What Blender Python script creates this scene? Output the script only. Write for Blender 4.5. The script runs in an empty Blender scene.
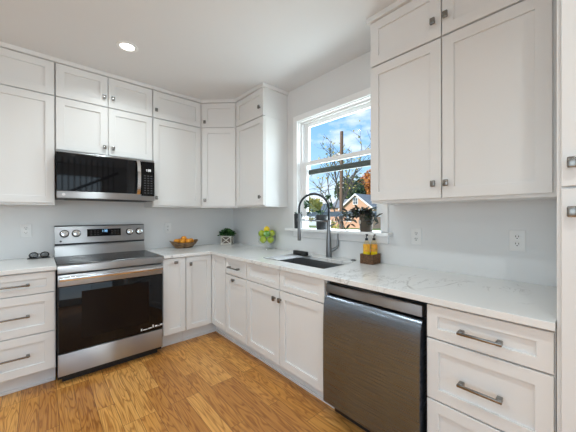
import bpy, bmesh, math, random
from mathutils import Vector, Matrix
R = math.radians
random.seed(7)
S = bpy.context.scene
COL = S.collection

# ------------------------------------------------------------------ camera
cam = bpy.data.cameras.new('camera')
cam_o = bpy.data.objects.new('camera', cam)
COL.objects.link(cam_o)
S.camera = cam_o
cam.sensor_fit = 'HORIZONTAL'
cam.sensor_width = 36.0
cam.lens = 36.0 * 275.8 / 576.0
cam.shift_x = -1.12 / 576.0
cam.clip_start = 0.02
cam.clip_end = 400
cam_o.location = (-1.9784, -3.3567, 1.2732)
cam_o.rotation_euler = (Matrix.Rotation(R(-41.913), 4, 'Z') @ Matrix.Rotation(R(90 - 0.094), 4, 'X')
                        @ Matrix.Rotation(R(-0.12), 4, 'Z')).to_euler()

# ------------------------------------------------------------------ exposure
S.view_settings.view_transform = 'Standard'
S.view_settings.look = 'None'
S.view_settings.exposure = 0.0
S.view_settings.gamma = 1.0
S.view_settings.use_curve_mapping = False

# ------------------------------------------------------------------ sky
W = bpy.data.worlds.new('sky')
S.world = W
W.use_nodes = True
nt = W.node_tree
nt.nodes.clear()
def wn(t, **kw):
    n = nt.nodes.new(t)
    for k, v in kw.items():
        setattr(n, k, v)
    return n
tc = wn('ShaderNodeTexCoord')
sep = wn('ShaderNodeSeparateXYZ')
nt.links.new(tc.outputs['Generated'], sep.inputs[0])
ramp = wn('ShaderNodeValToRGB')
cr = ramp.color_ramp
cr.elements[0].position = 0.0
cr.elements[0].color = (0.74, 0.87, 0.97, 1)
cr.elements[1].position = 0.42
cr.elements[1].color = (0.16, 0.42, 0.90, 1)
e = cr.elements.new(0.16)
e.color = (0.40, 0.67, 0.95, 1)
nt.links.new(sep.outputs['Z'], ramp.inputs[0])
mp = wn('ShaderNodeMapping')
mp.inputs['Scale'].default_value = (1.0, 1.0, 2.2)
mp.inputs['Location'].default_value = (0.0, 0.0, 0.2)
nt.links.new(tc.outputs['Generated'], mp.inputs[0])
noi = wn('ShaderNodeTexNoise')
noi.inputs['Scale'].default_value = 5.5
noi.inputs['Detail'].default_value = 6
noi.inputs['Roughness'].default_value = 0.55
nt.links.new(mp.outputs[0], noi.inputs['Vector'])
cl = wn('ShaderNodeValToRGB')
cl.color_ramp.elements[0].position = 0.48
cl.color_ramp.elements[0].color = (0, 0, 0, 1)
cl.color_ramp.elements[1].position = 0.66
cl.color_ramp.elements[1].color = (1, 1, 1, 1)
nt.links.new(noi.outputs['Fac'], cl.inputs[0])
mix = wn('ShaderNodeMixRGB')
mix.inputs[2].default_value = (0.92, 0.94, 0.97, 1)
nt.links.new(cl.outputs[0], mix.inputs[0])
nt.links.new(ramp.outputs[0], mix.inputs[1])
bg = wn('ShaderNodeBackground')
bg.inputs['Strength'].default_value = 1.3
nt.links.new(mix.outputs[0], bg.inputs[0])
wo = wn('ShaderNodeOutputWorld')
nt.links.new(bg.outputs[0], wo.inputs[0])

# ------------------------------------------------------------------ sun + unseen area lights added for daylight
sun = bpy.data.lights.new('sun', 'SUN')
sun.energy = 4.5
sun.angle = R(0.6)
sun.color = (1.0, 0.93, 0.82)
sun_o = bpy.data.objects.new('sun', sun)
COL.objects.link(sun_o)
sun_o.rotation_euler = Vector((0.80, -0.25, -0.62)).to_track_quat('-Z', 'Y').to_euler()

def area_light(name, loc, direction, sx, sy, power, color):
    l = bpy.data.lights.new(name, 'AREA')
    l.shape = 'RECTANGLE'
    l.size = sx
    l.size_y = sy
    l.energy = power
    l.color = color
    o = bpy.data.objects.new(name, l)
    COL.objects.link(o)
    o.location = loc
    o.rotation_euler = Vector(direction).to_track_quat('-Z', 'Y').to_euler()
    return o
FILL_FRONT = 26
FILL_LEFT = 20
DAY_WINDOW = 50
CAN_POWER = 5.4
area_light('front_window_fill', (-2.3, -6.45, 1.45), (0, 1, 0), 3.0, 1.7, FILL_FRONT, (0.76, 0.91, 1.0))  # unseen area light added to boost daylight from behind the viewer
area_light('left_fill_light', (-4.72, -3.2, 1.45), (1, 0, 0), 2.2, 1.7, FILL_LEFT, (0.76, 0.91, 1.0))  # unseen area light added as room fill from the left side

area_light('daylight_sink_window', (0.55, -1.765, 1.75), (-1, 0, 0), 1.5, 1.3, DAY_WINDOW, (0.84, 0.95, 1.0))

# ================================================================== materials
def new_mat(name):
    m = bpy.data.materials.new(name)
    m.use_nodes = True
    return m, m.node_tree, m.node_tree.nodes['Principled BSDF']

def bump_noise(t, b, scale, strength, dist=0.001, stretch=(1, 1, 1), detail=3):
    c = t.nodes.new('ShaderNodeTexCoord')
    mpn = t.nodes.new('ShaderNodeMapping')
    mpn.inputs['Scale'].default_value = stretch
    n = t.nodes.new('ShaderNodeTexNoise')
    n.inputs['Scale'].default_value = scale
    n.inputs['Detail'].default_value = detail
    bu = t.nodes.new('ShaderNodeBump')
    bu.inputs['Strength'].default_value = strength
    bu.inputs['Distance'].default_value = dist
    t.links.new(c.outputs['Object'], mpn.inputs[0])
    t.links.new(mpn.outputs[0], n.inputs['Vector'])
    t.links.new(n.outputs['Fac'], bu.inputs['Height'])
    t.links.new(bu.outputs[0], b.inputs['Normal'])
    return n

def plain(name, col, rough=0.5, metal=0.0, bump=None, spec=None, coat=0.0, emit=None):
    m, t, b = new_mat(name)
    b.inputs['Base Color'].default_value = (*col, 1)
    b.inputs['Roughness'].default_value = rough
    b.inputs['Metallic'].default_value = metal
    if spec is not None:
        b.inputs['Specular IOR Level'].default_value = spec
    if coat:
        b.inputs['Coat Weight'].default_value = coat
        b.inputs['Coat Roughness'].default_value = 0.03
    if emit:
        b.inputs['Emission Color'].default_value = (*emit[0], 1)
        b.inputs['Emission Strength'].default_value = emit[1]
    if bump:
        bump_noise(t, b, *bump)
    return m

def mottled(name, c1, c2, scale, rough=0.6, metal=0.0, stretch=(1, 1, 1), bump=0.2, lo=0.35, hi=0.65):
    m, t, b = new_mat(name)
    n = bump_noise(t, b, scale, bump, 0.002, stretch, 5)
    r = t.nodes.new('ShaderNodeValToRGB')
    r.color_ramp.elements[0].position = lo
    r.color_ramp.elements[0].color = (*c1, 1)
    r.color_ramp.elements[1].position = hi
    r.color_ramp.elements[1].color = (*c2, 1)
    t.links.new(n.outputs['Fac'], r.inputs[0])
    t.links.new(r.outputs[0], b.inputs['Base Color'])
    b.inputs['Roughness'].default_value = rough
    b.inputs['Metallic'].default_value = metal
    return m

def brushed(name, col, rough, aniso, rot=0.0):
    m, t, b = new_mat(name)
    b.inputs['Base Color'].default_value = (*col, 1)
    b.inputs['Metallic'].default_value = 1.0
    b.inputs['Roughness'].default_value = rough
    b.inputs['Anisotropic'].default_value = aniso
    b.inputs['Anisotropic Rotation'].default_value = rot
    tg = t.nodes.new('ShaderNodeTangent')
    tg.direction_type = 'RADIAL'
    tg.axis = 'Z'
    t.links.new(tg.outputs[0], b.inputs['Tangent'])
    c = t.nodes.new('ShaderNodeTexCoord')
    mpn = t.nodes.new('ShaderNodeMapping')
    mpn.inputs['Scale'].default_value = (1.5, 1.5, 220)
    n = t.nodes.new('ShaderNodeTexNoise')
    n.inputs['Scale'].default_value = 3
    n.inputs['Detail'].default_value = 3
    r = t.nodes.new('ShaderNodeMapRange')
    r.inputs['To Min'].default_value = rough * 0.85
    r.inputs['To Max'].default_value = rough * 1.2
    t.links.new(c.outputs['Object'], mpn.inputs[0])
    t.links.new(mpn.outputs[0], n.inputs['Vector'])
    t.links.new(n.outputs['Fac'], r.inputs['Value'])
    t.links.new(r.outputs[0], b.inputs['Roughness'])
    return m

def glassy(name, tint, ior=1.45, rough=0.0, gloss=(1, 1, 1)):
    m = bpy.data.materials.new(name)
    m.use_nodes = True
    t = m.node_tree
    t.nodes.clear()
    o = t.nodes.new('ShaderNodeOutputMaterial')
    tr = t.nodes.new('ShaderNodeBsdfTransparent')
    tr.inputs[0].default_value = (*tint, 1)
    gl = t.nodes.new('ShaderNodeBsdfGlossy')
    gl.inputs['Roughness'].default_value = rough
    gl.inputs[0].default_value = (*gloss, 1)
    fr = t.nodes.new('ShaderNodeLayerWeight')
    fr.inputs[0].default_value = 0.5
    pw = t.nodes.new('ShaderNodeMath')
    pw.operation = 'POWER'
    pw.inputs[1].default_value = 5.0
    mr = t.nodes.new('ShaderNodeMapRange')
    mr.inputs['To Min'].default_value = ((ior - 1) / (ior + 1)) ** 2
    mr.inputs['To Max'].default_value = 0.5
    t.links.new(fr.outputs['Facing'], pw.inputs[0])
    t.links.new(pw.outputs[0], mr.inputs['Value'])
    mx = t.nodes.new('ShaderNodeMixShader')
    t.links.new(mr.outputs[0], mx.inputs[0])
    t.links.new(tr.outputs[0], mx.inputs[1])
    t.links.new(gl.outputs[0], mx.inputs[2])
    t.links.new(mx.outputs[0], o.inputs[0])
    return m

def oak_floor():
    m, t, b = new_mat('oak_floor')
    L = t.links.new
    c = t.nodes.new('ShaderNodeTexCoord')
    mpn = t.nodes.new('ShaderNodeMapping')
    mpn.inputs['Rotation'].default_value = (0, 0, R(90))
    L(c.outputs['Object'], mpn.inputs[0])
    br = t.nodes.new('ShaderNodeTexBrick')
    br.offset = 0.37
    br.offset_frequency = 3
    br.inputs['Scale'].default_value = 1.0
    br.inputs['Brick Width'].default_value = 0.72
    br.inputs['Row Height'].default_value = 0.095
    br.inputs['Mortar Size'].default_value = 0.0011
    br.inputs['Mortar Smooth'].default_value = 0.1
    br.inputs['Color1'].default_value = (0, 0, 0, 1)
    br.inputs['Color2'].default_value = (1, 1, 1, 1)
    br.inputs['Mortar'].default_value = (0.5, 0.5, 0.5, 1)
    L(mpn.outputs[0], br.inputs['Vector'])
    # per-plank offset for the grain
    off = t.nodes.new('ShaderNodeVectorMath')
    off.operation = 'SCALE'
    off.inputs['Scale'].default_value = 37.0
    L(br.outputs['Color'], off.inputs[0])
    add = t.nodes.new('ShaderNodeVectorMath')
    add.operation = 'ADD'
    L(mpn.outputs[0], add.inputs[0])
    L(off.outputs[0], add.inputs[1])
    st = t.nodes.new('ShaderNodeMapping')
    st.inputs['Scale'].default_value = (1.6, 13.0, 1)
    L(add.outputs[0], st.inputs[0])
    cath = t.nodes.new('ShaderNodeTexNoise')
    cath.inputs['Scale'].default_value = 1.0
    cath.inputs['Detail'].default_value = 2
    cath.inputs['Distortion'].default_value = 0.4
    L(st.outputs[0], cath.inputs['Vector'])
    mul = t.nodes.new('ShaderNodeMath')
    mul.operation = 'MULTIPLY'
    mul.inputs[1].default_value = 22.0
    L(cath.outputs['Fac'], mul.inputs[0])
    fr = t.nodes.new('ShaderNodeMath')
    fr.operation = 'PINGPONG'
    fr.inputs[1].default_value = 1.0
    L(mul.outputs[0], fr.inputs[0])
    st2 = t.nodes.new('ShaderNodeMapping')
    st2.inputs['Scale'].default_value = (5.0, 150.0, 1)
    L(add.outputs[0], st2.inputs[0])
    fine = t.nodes.new('ShaderNodeTexNoise')
    fine.inputs['Scale'].default_value = 1.0
    fine.inputs['Detail'].default_value = 4
    L(st2.outputs[0], fine.inputs['Vector'])
    plank = t.nodes.new('ShaderNodeValToRGB')
    p = plank.color_ramp
    p.elements[0].position = 0.0
    p.elements[0].color = (0.53, 0.23, 0.052, 1)
    p.elements[1].position = 1.0
    p.elements[1].color = (0.82, 0.44, 0.128, 1)
    q = p.elements.new(0.5)
    q.color = (0.71, 0.345, 0.086, 1)
    L(br.outputs['Color'], plank.inputs[0])
    g1 = t.nodes.new('ShaderNodeValToRGB')
    g1.color_ramp.elements[0].position = 0.0
    g1.color_ramp.elements[0].color = (0.60, 0.47, 0.36, 1)
    g1.color_ramp.elements[1].position = 0.55
    g1.color_ramp.elements[1].color = (1, 1, 1, 1)
    L(fr.outputs[0], g1.inputs[0])
    m1 = t.nodes.new('ShaderNodeMixRGB')
    m1.blend_type = 'MULTIPLY'
    m1.inputs[0].default_value = 0.95
    L(plank.outputs[0], m1.inputs[1])
    L(g1.outputs[0], m1.inputs[2])
    g2 = t.nodes.new('ShaderNodeValToRGB')
    g2.color_ramp.elements[0].position = 0.35
    g2.color_ramp.elements[0].color = (0.62, 0.52, 0.45, 1)
    g2.color_ramp.elements[1].position = 0.6
    g2.color_ramp.elements[1].color = (1.06, 1.05, 1.03, 1)
    L(fine.outputs['Fac'], g2.inputs[0])
    m2 = t.nodes.new('ShaderNodeMixRGB')
    m2.blend_type = 'MULTIPLY'
    m2.inputs[0].default_value = 0.5
    L(m1.outputs[0], m2.inputs[1])
    L(g2.outputs[0], m2.inputs[2])
    m3 = t.nodes.new('ShaderNodeMixRGB')
    m3.inputs[2].default_value = (0.12, 0.05, 0.02, 1)
    L(br.outputs['Fac'], m3.inputs[0])
    L(m2.outputs[0], m3.inputs[1])
    L(m3.outputs[0], b.inputs['Base Color'])
    b.inputs['Roughness'].default_value = 0.36
    bu = t.nodes.new('ShaderNodeBump')
    bu.inputs['Strength'].default_value = 0.15
    bu.inputs['Distance'].default_value = 0.001
    L(fine.outputs['Fac'], bu.inputs['Height'])
    L(bu.outputs[0], b.inputs['Normal'])
    return m

def quartz():
    m, t, b = new_mat('white_quartz')
    L = t.links.new
    c = t.nodes.new('ShaderNodeTexCoord')
    mp0 = t.nodes.new('ShaderNodeMapping')
    mp0.inputs['Rotation'].default_value = (0.3, 0.2, R(28))
    mp0.inputs['Scale'].default_value = (1.0, 2.0, 1.0)
    mp0.inputs['Location'].default_value = (0.35, 0.2, 0.0)
    L(c.outputs['Object'], mp0.inputs[0])
    def vein(scale, width, seed):
        n = t.nodes.new('ShaderNodeTexNoise')
        n.inputs['Scale'].default_value = scale
        n.inputs['Detail'].default_value = 5
        n.inputs['Roughness'].default_value = 0.6
        n.inputs['Distortion'].default_value = 0.6
        mpp = t.nodes.new('ShaderNodeMapping')
        mpp.inputs['Location'].default_value = (seed, seed * 0.7, seed * 1.3)
        L(mp0.outputs[0], mpp.inputs[0])
        L(mpp.outputs[0], n.inputs['Vector'])
        s = t.nodes.new('ShaderNodeMath')
        s.operation = 'SUBTRACT'
        s.inputs[1].default_value = 0.5
        L(n.outputs['Fac'], s.inputs[0])
        a = t.nodes.new('ShaderNodeMath')
        a.operation = 'ABSOLUTE'
        L(s.outputs[0], a.inputs[0])
        r = t.nodes.new('ShaderNodeMapRange')
        r.inputs['From Min'].default_value = 0.0
        r.inputs['From Max'].default_value = width
        r.inputs['To Min'].default_value = 1.0
        r.inputs['To Max'].default_value = 0.0
        L(a.outputs[0], r.inputs['Value'])
        return r.outputs[0]
    v1 = vein(1.5, 0.011, 3.1)
    v2 = vein(3.2, 0.010, 8.4)
    msk = t.nodes.new('ShaderNodeTexNoise')
    msk.inputs['Scale'].default_value = 2.0
    L(mp0.outputs[0], msk.inputs['Vector'])
    mr = t.nodes.new('ShaderNodeMapRange')
    mr.inputs['From Min'].default_value = 0.50
    mr.inputs['From Max'].default_value = 0.62
    L(msk.outputs['Fac'], mr.inputs['Value'])
    mm = t.nodes.new('ShaderNodeMath')
    mm.operation = 'MULTIPLY'
    L(v2, mm.inputs[0])
    L(mr.outputs[0], mm.inputs[1])
    mx = t.nodes.new('ShaderNodeMath')
    mx.operation = 'MAXIMUM'
    mv = t.nodes.new('ShaderNodeMath')
    mv.operation = 'MULTIPLY'
    L(v1, mv.inputs[0])
    L(mr.outputs[0], mv.inputs[1])
    L(mv.outputs[0], mx.inputs[0])
    L(mm.outputs[0], mx.inputs[1])
    col = t.nodes.new('ShaderNodeMixRGB')
    col.inputs[1].default_value = (0.82, 0.82, 0.81, 1)
    col.inputs[2].default_value = (0.50, 0.49, 0.48, 1)
    L(mx.outputs[0], col.inputs[0])
    L(col.outputs[0], b.inputs['Base Color'])
    b.inputs['Roughness'].default_value = 0.16
    return m

M = {}
M['wall'] = plain('wall_paint', (0.78, 0.785, 0.785), 0.7, bump=(90, 0.05, 0.001))
M['ceiling'] = plain('ceiling_paint', (0.76, 0.765, 0.77), 0.8, bump=(60, 0.05, 0.001))
M['cab'] = plain('cabinet_paint', (0.80, 0.795, 0.785), 0.38, bump=(140, 0.02, 0.0005))
M['toe'] = plain('toe_kick_paint', (0.80, 0.805, 0.81), 0.45, bump=(140, 0.02, 0.0005))
M['trim'] = plain('trim_paint', (0.93, 0.93, 0.93), 0.4, bump=(140, 0.02, 0.0005))
M['floor'] = oak_floor()
M['quartz'] = quartz()
M['steel'] = brushed('brushed_steel', (0.49, 0.502, 0.522), 0.32, 1.0, 0.25)
M['slate'] = brushed('slate_steel', (0.215, 0.25, 0.30), 0.27, 0.45, 0.25)
M['strip'] = brushed('strip_steel', (0.36, 0.37, 0.39), 0.42, 1.0, 0.25)
M['nickel'] = plain('satin_nickel', (0.26, 0.248, 0.232), 0.24, 1.0, bump=(200, 0.03, 0.0005))
M['chrome'] = plain('bright_chrome', (0.80, 0.80, 0.80), 0.12, 1.0, bump=(50, 0.01, 0.0005))
M['gunmetal'] = plain('gunmetal', (0.23, 0.235, 0.24), 0.28, 1.0, bump=(200, 0.03, 0.0005))
M['darkspring'] = plain('dark_spring', (0.022, 0.025, 0.028), 0.35, 0.5, bump=(200, 0.05, 0.0005))
M['blackglass'] = plain('black_glass', (0.006, 0.006, 0.007), 0.04, 0.0, bump=(3, 0.003, 0.0005), spec=0.30)
M['cooktop'] = plain('cooktop_glass', (0.006, 0.006, 0.007), 0.07, 0.0, bump=(3, 0.003, 0.0005), spec=0.05)
M['ovenwin'] = plain('oven_window_glass', (0.008, 0.006, 0.006), 0.06, 0.0, bump=(3, 0.003, 0.0005), spec=0.2)
M['black'] = plain('black_plastic', (0.012, 0.012, 0.013), 0.5, bump=(120, 0.05, 0.0005))
M['blackmatte'] = plain('black_frame', (0.008, 0.008, 0.008), 0.45, bump=(120, 0.05, 0.0005))
M['sink'] = brushed('sink_steel', (0.45, 0.45, 0.46), 0.40, 0.3)
M['white'] = plain('white_plastic', (0.84, 0.84, 0.83), 0.35, bump=(120, 0.02, 0.0005))
M['greykey'] = plain('grey_key_print', (0.055, 0.055, 0.06), 0.5, bump=(120, 0.02, 0.0005))
M['whitekey'] = plain('white_marking', (0.75, 0.75, 0.75), 0.5, bump=(120, 0.02, 0.0005))
M['bluedisp'] = plain('blue_display', (0.05, 0.2, 0.5), 0.4, emit=((0.35, 0.7, 1.0), 1.2), bump=(120, 0.02, 0.0005))
M['whitedisp'] = plain('white_display', (0.6, 0.6, 0.6), 0.4, emit=((1.0, 1.0, 1.0), 0.9), bump=(120, 0.02, 0.0005))
M['lens'] = plain('light_lens', (1, 1, 1), 0.5, emit=((1.0, 0.97, 0.92), 6.0), bump=(120, 0.02, 0.0005))
M['glass'] = glassy('window_glass', (0.97, 0.985, 0.985), 1.10)
M['vase'] = glassy('clear_vase_glass', (0.95, 0.96, 0.955), 1.5, 0.02)
M['tinted'] = glassy('grey_tinted_lens', (0.55, 0.56, 0.56), 1.6)
M['bottleclear'] = glassy('clear_bottle', (0.97, 0.93, 0.80), 1.4, 0.05)
M['orange'] = mottled('orange_peel', (0.80, 0.26, 0.015), (0.95, 0.42, 0.03), 60, 0.45)
M['lemon'] = mottled('lemon_peel', (0.90, 0.62, 0.02), (0.95, 0.72, 0.05), 50, 0.4)
M['lime'] = mottled('lime_peel', (0.36, 0.50, 0.010), (0.56, 0.66, 0.03), 20, 0.35)
M['greenapple'] = mottled('green_apple_skin', (0.10, 0.36, 0.02), (0.24, 0.50, 0.04), 14, 0.3)
M['bowl'] = mottled('dark_carved_wood', (0.09, 0.045, 0.02), (0.36, 0.22, 0.11), 26, 0.5, stretch=(1, 1, 2.5), bump=0.5)
M['wicker'] = mottled('brown_wicker', (0.05, 0.025, 0.012), (0.26, 0.13, 0.06), 70, 0.6, stretch=(1, 1, 2), bump=0.8)
M['planter'] = mottled('weathered_planter_wood', (0.12, 0.09, 0.07), (0.24, 0.19, 0.15), 30, 0.7)
M['cream'] = mottled('cream_lattice_paint', (0.70, 0.66, 0.58), (0.80, 0.77, 0.70), 40, 0.6)
M['leaf'] = mottled('dark_green_leaf', (0.012, 0.065, 0.012), (0.05, 0.17, 0.03), 30, 0.45)
M['leafpot'] = mottled('houseplant_leaf', (0.015, 0.06, 0.02), (0.05, 0.13, 0.05), 30, 0.4)
M['leafpurple'] = mottled('purple_green_leaf', (0.035, 0.025, 0.035), (0.05, 0.075, 0.04), 30, 0.4)
M['potbrown'] = mottled('grey_brown_pot', (0.085, 0.063, 0.045), (0.14, 0.11, 0.08), 14, 0.6)
M['potdark'] = mottled('dark_slate_pot', (0.025, 0.03, 0.033), (0.05, 0.055, 0.06), 14, 0.5)
M['potblack'] = mottled('black_pot', (0.018, 0.022, 0.024), (0.04, 0.045, 0.05), 14, 0.4)
M['soil'] = mottled('soil', (0.02, 0.012, 0.008), (0.06, 0.04, 0.025), 90, 0.9)
M['soapyellow'] = plain('yellow_soap', (0.92, 0.66, 0.01), 0.25, bump=(10, 0.02, 0.0005))
M['labelorange'] = mottled('orange_label', (0.82, 0.30, 0.02), (0.92, 0.55, 0.04), 40, 0.5)
M['labelgreen'] = mottled('orange_and_green_label', (0.80, 0.34, 0.03), (0.20, 0.32, 0.06), 30, 0.5, lo=0.5, hi=0.7)
M['steelrack'] = plain('rack_steel', (0.72, 0.72, 0.72), 0.38, 1.0, bump=(50, 0.02, 0.0005))
M['darkrail'] = plain('dark_green_grey_rail', (0.075, 0.085, 0.075), 0.45, bump=(120, 0.02, 0.0005))
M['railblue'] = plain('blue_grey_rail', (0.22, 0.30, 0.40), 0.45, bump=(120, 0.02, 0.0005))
M['grass'] = mottled('lawn_grass', (0.10, 0.16, 0.04), (0.22, 0.26, 0.08), 4, 0.9)
M['polewood'] = mottled('pole_wood', (0.13, 0.075, 0.05), (0.24, 0.15, 0.10), 5, 0.8, stretch=(6, 6, 0.4))
M['bark'] = mottled('tree_bark', (0.09, 0.075, 0.07), (0.20, 0.17, 0.15), 6, 0.9)
M['folgreen'] = mottled('tree_leaves_green', (0.025, 0.06, 0.035), (0.10, 0.15, 0.06), 1.5, 0.8)
M['folorange'] = mottled('tree_leaves_orange', (0.50, 0.16, 0.04), (0.70, 0.32, 0.08), 1.5, 0.8)
M['folyellow'] = mottled('tree_leaves_yellow', (0.42, 0.34, 0.07), (0.50, 0.48, 0.16), 1.5, 0.8)
M['siding'] = plain('peach_siding', (0.66, 0.39, 0.26), 0.7, bump=(4, 0.3, 0.02, (0.1, 0.1, 6)))
M['sidingpale'] = plain('pale_blue_siding', (0.55, 0.62, 0.66), 0.7, bump=(4, 0.3, 0.02, (0.1, 0.1, 6)))
M['shingle'] = mottled('grey_shingle', (0.16, 0.17, 0.18), (0.26, 0.27, 0.28), 6, 0.9)
M['brick'] = mottled('tan_brick', (0.45, 0.27, 0.16), (0.58, 0.40, 0.26), 5, 0.8)
M['darkpane'] = plain('dark_window_pane', (0.10, 0.12, 0.15), 0.1, bump=(3, 0.01, 0.001))
M['bluegrey'] = mottled('blue_grey_fence_paint', (0.26, 0.32, 0.38), (0.36, 0.42, 0.47), 8, 0.7)

# ================================================================== mesh helpers
class MB:
    def __init__(self):
        self.bm = bmesh.new()
    def _merge(self, tb):
        me = bpy.data.meshes.new('tmp')
        tb.to_mesh(me)
        tb.free()
        self.bm.from_mesh(me)
        bpy.data.meshes.remove(me)
    def box(self, x0, x1, y0, y1, z0, z1, bev=0.0, seg=1, mat=None):
        tb = bmesh.new()
        bmesh.ops.create_cube(tb, size=1)
        for v in tb.verts:
            v.co = Vector(((x0 + x1) / 2 + v.co.x * (x1 - x0), (y0 + y1) / 2 + v.co.y * (y1 - y0), (z0 + z1) / 2 + v.co.z * (z1 - z0)))
        if bev:
            bmesh.ops.bevel(tb, geom=tb.edges[:], offset=bev, segments=seg, profile=0.5, affect='EDGES')
        if mat is not None:
            bmesh.ops.transform(tb, matrix=mat, verts=tb.verts)
        self._merge(tb)
        return self
    def cyl(self, p0, p1, r0, r1=None, n=20, bev=0.0):
        r1 = r0 if r1 is None else r1
        p0, p1 = Vector(p0), Vector(p1)
        d = p1 - p0
        tb = bmesh.new()
        bmesh.ops.create_cone(tb, cap_ends=True, segments=n, radius1=r0, radius2=r1, depth=d.length)
        if bev:
            es = [e for e in tb.edges if len(e.link_faces) == 2 and max(len(f.verts) for f in e.link_faces) == n]
            bmesh.ops.bevel(tb, geom=es, offset=bev, segments=2, profile=0.5, affect='EDGES')
        mat = Matrix.Translation((p0 + p1) / 2) @ d.to_track_quat('Z', 'Y').to_matrix().to_4x4()
        bmesh.ops.transform(tb, matrix=mat, verts=tb.verts)
        self._merge(tb)
        return self
    def sphere(self, c, r, n=16, m=10, rot=None):
        tb = bmesh.new()
        bmesh.ops.create_uvsphere(tb, u_segments=n, v_segments=m, radius=1)
        rr = (r, r, r) if not hasattr(r, '__len__') else r
        mat = Matrix.Translation(c) @ (rot if rot is not None else Matrix.Identity(4)) @ Matrix.Diagonal((*rr, 1))
        bmesh.ops.transform(tb, matrix=mat, verts=tb.verts)
        self._merge(tb)
        return self
    def lathe(self, prof, c=(0, 0, 0), n=28, sx=1.0, sy=1.0):
        bm = self.bm
        rings = []
        for r, z in prof:
            if r < 1e-6:
                rings.append([bm.verts.new((c[0], c[1], c[2] + z))])
            else:
                rings.append([bm.verts.new((c[0] + r * sx * math.cos(2 * math.pi * k / n), c[1] + r * sy * math.sin(2 * math.pi * k / n), c[2] + z)) for k in range(n)])
        for a, b in zip(rings, rings[1:]):
            for k in range(n):
                k2 = (k + 1) % n
                if len(a) == 1 and len(b) == 1:
                    continue
                if len(a) == 1:
                    bm.faces.new((a[0], b[k2], b[k]))
                elif len(b) == 1:
                    bm.faces.new((a[k], a[k2], b[0]))
                else:
                    bm.faces.new((a[k], a[k2], b[k2], b[k]))
        return self
    def tube(self, pts, r, n=10, cap=True):
        bm = self.bm
        pts = [Vector(p) for p in pts]
        rs = r if hasattr(r, '__len__') else [r] * len(pts)
        rings = []
        up = None
        for i, p in enumerate(pts):
            t = (pts[min(i + 1, len(pts) - 1)] - pts[max(i - 1, 0)]).normalized()
            if up is None:
                up = t.orthogonal().normalized()
            up = (up - t * up.dot(t)).normalized()
            s = t.cross(up)
            rings.append([bm.verts.new(p + (up * math.cos(2 * math.pi * k / n) + s * math.sin(2 * math.pi * k / n)) * rs[i]) for k in range(n)])
        for a, b in zip(rings, rings[1:]):
            for k in range(n):
                bm.faces.new((a[k], a[(k + 1) % n], b[(k + 1) % n], b[k]))
        if cap:
            bm.faces.new(rings[0][::-1])
            bm.faces.new(rings[-1])
        return self
    def prism(self, poly, z0, z1):
        bm = self.bm
        a = [bm.verts.new((x, y, z0)) for x, y in poly]
        b = [bm.verts.new((x, y, z1)) for x, y in poly]
        n = len(poly)
        for k in range(n):
            bm.faces.new((a[k], a[(k + 1) % n], b[(k + 1) % n], b[k]))
        bm.faces.new(a[::-1])
        bm.faces.new(b)
        return self
    def extrude_x(self, prof, x0, x1):
        """closed profile of (y, z) swept along x"""
        bm = self.bm
        a = [bm.verts.new((x0, y, z)) for y, z in prof]
        b = [bm.verts.new((x1, y, z)) for y, z in prof]
        n = len(prof)
        for k in range(n):
            bm.faces.new((a[k], a[(k + 1) % n], b[(k + 1) % n], b[k]))
        bm.faces.new(a[::-1])
        bm.faces.new(b)
        return self
    def quad(self, a, b, c, d):
        self.bm.faces.new([self.bm.verts.new(p) for p in (a, b, c, d)])
        return self
    def leaf(self, base, direction, length, width, bend=0.3, normal=None):
        """a folded, bent, two-row leaf"""
        d = Vector(direction).normalized()
        nn = Vector(normal) if normal is not None else Vector((random.uniform(-1, 1), random.uniform(-1, 1), random.uniform(0.2, 1)))
        s = d.cross(nn)
        if s.length < 1e-4:
            s = d.orthogonal()
        s.normalize()
        nn = s.cross(d)
        base = Vector(base)
        rows = []
        for u, w in ((0, 0.12), (0.3, 0.85), (0.6, 1.0), (0.85, 0.55), (1.0, 0.04)):
            p = base + d * length * u - nn * (bend * length * u * u)
            h = s * width * 0.5 * w
            rows.append([self.bm.verts.new(p - h + nn * width * 0.12 * w), self.bm.verts.new(p), self.bm.verts.new(p + h + nn * width * 0.12 * w)])
        for a, b in zip(rows, rows[1:]):
            self.bm.faces.new((a[0], a[1], b[1], b[0]))
            self.bm.faces.new((a[1], a[2], b[2], b[1]))
        return self
    def build(self, name, mat, parent=None, smooth=35):
        bmesh.ops.recalc_face_normals(self.bm, faces=self.bm.faces)
        me = bpy.data.meshes.new(name)
        self.bm.to_mesh(me)
        self.bm.free()
        me.materials.append(mat)
        if smooth:
            for p in me.polygons:
                p.use_smooth = True
            me.set_sharp_from_angle(angle=R(smooth))
        o = bpy.data.objects.new(name, me)
        COL.objects.link(o)
        if parent is not None:
            o.parent = parent
        return o

def thing(name, label, cat, loc=(0, 0, 0), rz=0.0, group=None):
    o = bpy.data.objects.new(name, None)
    COL.objects.link(o)
    o.empty_display_size = 0.05
    o.location = loc
    o.rotation_euler = (0, 0, rz)
    return tag(o, label, cat, group)

def tag(o, label, cat, group=None):
    o['label'] = label
    o['category'] = cat
    if group:
        o['group'] = group
    return o

def structure(o, label=None, cat=None):
    o['kind'] = 'structure'
    if label:
        o['label'] = label
        o['category'] = cat
    return o

def copy_tree(o, parent=None):
    c = o.copy()
    COL.objects.link(c)
    if parent is not None:
        c.parent = parent
    for ch in list(o.children):
        copy_tree(ch, c)
    return c

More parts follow.
